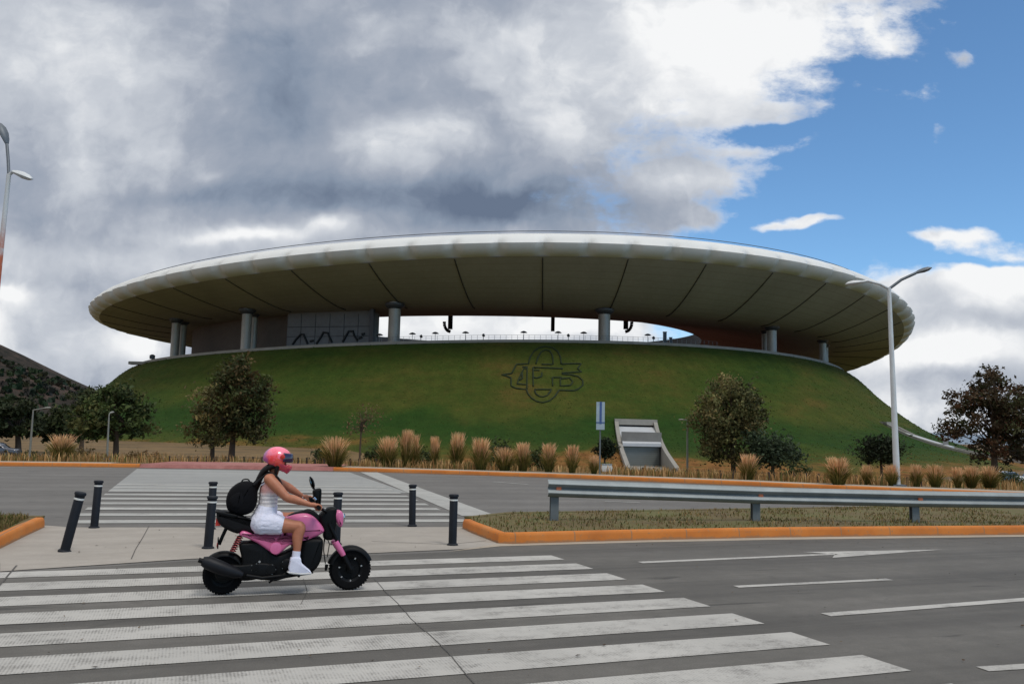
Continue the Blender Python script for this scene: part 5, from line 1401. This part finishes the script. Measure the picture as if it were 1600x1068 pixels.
elR, elL = L(704,443,-.235), L(700,372,.25)
wrR, wrL = HRp + V((-.075,.0,.028)), HLp + V((-.08,0,.03))
hip, waist, chest, neck = L(572,592), L(592,490), L(604,400), L(622,318)
head = L(652,212)
knR, knL = L(783,622,-.185), L(752,566,.185)
anR, anL = L(757,795,-.205), L(757,800,.205)
chains = []
for sy in (-1, 1):
    o = V((0,sy*.062,0)); chains.append([(hip+o, .105), (waist+o*.75, .082), (chest+o*.95, .088), (chest.lerp(neck,.55)+o*1.0, .062)])
chains += [[(hip, .11), (waist, .088), (chest, .1), (chest.lerp(neck,.6), .07)], [(chest.lerp(neck,.5), .06), (neck, .05), (head+V((-.01,0,-.06)), .05)],
  [(head+V((-.02,0,-.03)), .07), (head+V((.0,0,.04)), .08)], [(head+V((.05,0,-.02)), .05), (head+V((.06,0,.03)), .05)], [(head+V((.085,0,.0)), .012), (head+V((.105,0,-.022)), .013)],
  [(shL.lerp(neck,.5), .05), (shL, .05)], [(shR.lerp(neck,.5), .05), (shR, .05)]]
for sh_, el_, wr_, bar, s in ((shR,elR,wrR,HRp,-1),(shL,elL,wrL,HLp,1)):
    chains.append([(sh_, .057), (sh_.lerp(el_,.4), .056), (el_, .044), (el_.lerp(wr_,.3), .044), (el_.lerp(wr_,.75), .030), (wr_, .023)]); chains += hand(bar, s, wr_)
for kn_, an_, s in ((knR,anR,-1),(knL,anL,1)):
    h0 = hip + V((.0, s*.085, -.01)); toe = an_ + V((.085,0,-.148))
    chains.append([(h0, .10), (h0.lerp(kn_,.4), .086), (h0.lerp(kn_,.8), .066), (kn_, .056), (kn_.lerp(an_,.32)+V((-.012,0,0)), .057), (kn_.lerp(an_,.75), .040), (an_, .034)])
    chains.append([(an_, .034), (an_+V((.012,0,-.08)), .032), (an_+V((.04,0,-.135)), .028), (toe, .022)])
person = fuse('person', chains, .0055, M_['skin'], None)
person.location = MO; person.rotation_euler = (0,0,MR)
tag(person, 'person in a white outfit and pink helmet riding the pink scooter', 'person')
# clothes
M_['white_cloth'] = simple('white_cotton', (212,212,226), .9, 0, .10, 9, .55, None, 16)
def top_mat():
    m, nt, b = mat('striped_vest', .85, 0, .2); tc = nt.node('ShaderNodeTexCoord').outputs['Object']; sp = nt.node('ShaderNodeSeparateXYZ'); nt.put(sp.inputs[0], tc)
    w = nt.smooth(nt.m('FRACT', nt.m('MULTIPLY', sp.outputs[2], 26.0)), .55, .75)
    c = nt.mix(w, lin((222,214,212)), lin((184,176,178))); up_ = nt.smooth(nt.m('ADD', sp.outputs[2], nt.m('MULTIPLY', nt.noise(tc, 9, 3), .1)), chest.z-.01, chest.z+.05)
    nt.put(b.inputs['Base Color'], nt.mix(up_, c, lin((226,168,160)))); nt.put(b.inputs['Normal'], nt.bump(nt.noise(tc, 14, 3), .2)); return m
ch = [[(waist+V((0,sy*.050,-.04)), .094), (waist.lerp(chest,.5)+V((0,sy*.055,0)), .092), (chest+V((.006,sy*.058,.0)), .099)] for sy in (-1, 0, 1)]
fuse('vest', ch, .006, top_mat(), person, 4, .004)
b = MB()
for s in (-1, 1):
    q = V((0,s*.085,0)); b.tube(cr([(*(chest+q+V((.085,0,.05))),0),(*(chest.lerp(neck,.75)+q+V((.02,0,.05))),0),(*(chest+q+V((-.085,0,.06))),0)]) and [V(x[:3]) for x in cr([(*(chest+q+V((.085,0,.05))),0),(*(chest.lerp(neck,.72)+q+V((.01,0,.012))),0),(*(chest+q+V((-.09,0,.05))),0)])], .009, 6)
b.obj('vest_strap', M_['white_cloth'], person, smooth=180)
ch = []
for s, kn_ in ((-1,knR),(1,knL)):
    h0 = hip + V((0,s*.085,-.01)); ch.append([(h0+V((-.02,0,.0)), .128), (h0.lerp(kn_,.2), .114), (h0.lerp(kn_,.37), .106)])
    ch.append([(hip+V((-.01,s*.06,-.01)), .132), (waist+V((0,s*.045,-.03)), .102)])
ch.append([(hip, .12), (waist+V((0,0,-.03)), .105)])
fuse('shorts', ch, .006, M_['white_cloth'], person, 5, .0045)
for an_, kn_, s in ((anR,knR,-1),(anL,knL,1)):
    b = MB(); b.tube([an_.lerp(kn_,.16), an_, an_+V((.006,0,-.05))], [.0415,.041,.043], 16); b.obj('sock', M_['white_cloth'], person, smooth=60)
    y = an_.y; off = L(757,795,-.205)-V((0,-.205,0)); dx, dz = an_.x-off.x, an_.z-off.z
    pts = [(p[0]+dx, p[1]+dz) for p in L2([(715,884),(712,868),(720,838),(727,806),(757,800),(783,806),(788,835),(815,862),(838,882),(838,896),(780,900),(714,892)], -.205)]
    b = MB(); b.pillow(smoothpoly(pts, 3), y, .047, .013); sh = b.obj('shoe', M_['white_cloth'], person, smooth=60)
    pts = [(p[0]+dx, p[1]+dz) for p in L2([(713,886),(780,894),(840,890),(840,903),(780,908),(713,899)], -.205)]
    b = MB(); b.pillow(smoothpoly(pts, 2), y, .050, .012); b.obj('sole', simple('pale_rubber_sole', (200,198,196), .7), sh, smooth=60)
b = MB(); b.tube([wrL + V((-.012,0,-.004)), wrL + V((.008,0,0))], .0285, 14); b.obj('bracelet', M_['white_band'], person, smooth=50)
# hair hanging from under the helmet
rd = random.Random(4); ch = []
for i in range(11):
    y = -.075 + .015*i; j = rd.uniform(-.01,.01)
    ch.append([(head+V((-.07+abs(y)*.3,y*.9,-.07)), .03), (L(575,285,0)+V((j,y*.9,0)), .026), (L(548,335,0)+V((j*1.5-.005,y*.8,0)), .022), (L(530,378,0)+V((j*2,y*.6,0)), .017), (L(520,412,0)+V((j*3,y*.45,rd.uniform(-.03,.03))), .008)])
for y in (-.085,.085): ch.append([(head+V((.0,y,-.08)), .022), (L(640,285,0)+V((0,y,0)), .02), (L(640,318,0)+V((.0,y*1.0,0)), .010)])
def hair_mat():
    m, nt, b = mat('dark_hair', .55, 0, .2); tc = nt.node('ShaderNodeTexCoord').outputs['Object']
    n = nt.noise(nt.vm('MULTIPLY', tc, (60,90,5)), 1, 3); nt.put(b.inputs['Base Color'], nt.ramp(n, [(.3, lin((8,6,6))), (.7, lin((26,19,17)))])); nt.put(b.inputs['Normal'], nt.bump(n, .5)); return m
fuse('hair', ch, .006, hair_mat(), person, 2)
# full-face helmet
def helmet():
    ax, ay, az = .150, .122, .128; n1, n2 = 64, 40
    def P(i, j, k=1.0):
        a = 2*math.pi*i/n1; e = math.pi*(j/n2) - math.pi/2
        x, y, z = math.cos(e)*math.cos(a)*ax*k, math.cos(e)*math.sin(a)*ay*k, math.sin(e)*az*k
        fr = max(0, math.cos(a))
        if z < 0:
            z *= 1 + .42*fr*fr; x += .03*fr*fr*min(1, -z/.09)        # chin bar reaches forward and down
            if x < 0: z *= .92
        rim = -.098 - .42*x
        return V((x, y, max(z, rim)))
    b = MB(); keep = []
    for j in range(n2+1):
        for i in range(n1): b.v.append(P(i, j))
    for j in range(n2):
        for i in range(n1):
            p = P(i+.5, j+.5); a = 2*math.pi*(i+.5)/n1; a = a if a < math.pi else a-2*math.pi
            raw = math.sin(math.pi*((j+.5)/n2)-math.pi/2)*az
            if p.z <= -.0975 - .42*p.x + 1e-4: continue
            if abs(a) < R(62) and -.052 < p.z < .055: continue
            b.f.append((j*n1+i, j*n1+(i+1)%n1, (j+1)*n1+(i+1)%n1, (j+1)*n1+i))
    used = sorted({k for f in b.f for k in f}); mp = {k: i for i, k in enumerate(used)}; b.v = [b.v[k] for k in used]; b.f = [tuple(mp[k] for k in f) for f in b.f]
    m, nt, bs = mat('helmet_graphic', .25, 0, .5); bs.inputs['Coat Weight'].default_value = .5
    tc = nt.node('ShaderNodeTexCoord').outputs['Object']; sp = nt.node('ShaderNodeSeparateXYZ'); nt.put(sp.inputs[0], tc)
    n = nt.noise(tc, 14, 3, .5, .8); z = nt.m('ADD', sp.outputs[2], nt.m('MULTIPLY', nt.m('SUBTRACT', n, .5), .34))
    c = nt.ramp(nt.m('MULTIPLY_ADD', z, 3.6, .5), [(.12, lin((200,66,92))), (.30, lin((226,84,72))), (.44, lin((230,56,56))), (.56, lin((236,92,108))), (.85, lin((242,122,146)))])
    n2_ = nt.noise(tc, 11, 2, .5, .5); pur = nt.m('MULTIPLY', nt.smooth(nt.m('MULTIPLY_ADD', sp.outputs[0], -1.0, nt.m('MULTIPLY', n2_, .12)), .14, .17), .8)
    nt.put(bs.inputs['Base Color'], nt.mix(pur, c, lin((150,84,150))))
    h = b.obj('helmet', m, person, smooth=60); h.location = head; h.rotation_euler = (0, R(6), 0)
    sd_ = h.modifiers.new('t', 'SOLIDIFY'); sd_.thickness = .012; sd_.offset = -1
    b = MB(); N = 24; rows = 8
    for j in range(rows+1):
        for i in range(N+1):
            a = lerp(-R(72), R(72), i/N); z = lerp(-.022, .072, j/rows); k = 1.055*math.sqrt(max(.05, 1-(z/.17)**2)); b.v.append((math.cos(a)*ax*k*1.03, math.sin(a)*ay*k*1.02, z))
    for j in range(rows):
        for i in range(N): p = j*(N+1)+i; b.f.append((p, p+1, p+N+2, p+N+1))
    v = b.obj('visor', simple('purple_tinted_visor', (40,16,48), .08, 0, .3, 9, coat=.5), h, smooth=60)
    s2 = v.modifiers.new('t', 'SOLIDIFY'); s2.thickness = .004
    b = MB()
    for s in (-1, 1): b.lathe([(.022,-.004),(.024,.006),(.016,.010)], 16, Matrix.Translation((.04, s*.126, .03)) @ Matrix.Rotation(-s*R(90), 4, 'X'))
    b.obj('visor_hinge', M_['redlens'], h, smooth=50)
helmet()
# backpack
bag = tag(empty('backpack', MO, MR), 'round black backpack on the back of the scooter rider', 'backpack')
b = MB(); b.pillow(smoothpoly(L2([(424,372),(470,358),(512,366),(532,410),(536,460),(520,520),(476,556),(410,562),(366,534),(355,478),(376,416)], -.1), 4), 0, .135, .085); b.obj('bag_body', simple('black_nylon', (12,12,15), .8, 0, .25, 14, .3, spec=.12), bag, smooth=60)
b = MB(); b.pillow(smoothpoly(L2([(372,470),(400,425),(450,410),(470,470),(440,530),(385,525)], -.13), 3), 0, .148, .06); b.obj('front_pocket', simple('black_nylon_pocket', (16,16,19), .8, 0, .25, 14, .3, spec=.12), bag, smooth=60)
b = MB(); b.tube([V(x[:3]) for x in cr([(*L(q, w_, -.02),0) for q, w_ in ((440,362),(452,346),(478,344),(490,360))])], .007, 6); b.obj('carry_loop', M_['seat'], bag)
for s in (-1, 1):
    q = V((0,s*.10,0)); top_ = chest.lerp(neck,.62)
    P = [L(505,378)+q, top_+q+V((-.06,0,.075)), top_+q*.95+V((.015,0,.075)), top_+q+V((.085,0,.0)), chest+q*1.05+V((.112,0,-.02)), chest+q*.9+V((.05,0,-.06))]
    b = MB(); b.tube([V(x[:3]) for x in cr([(*p_,0) for p_ in P])], .012, 8, squash=1.0); b.obj('shoulder_strap', M_['seat'], bag, smooth=180)
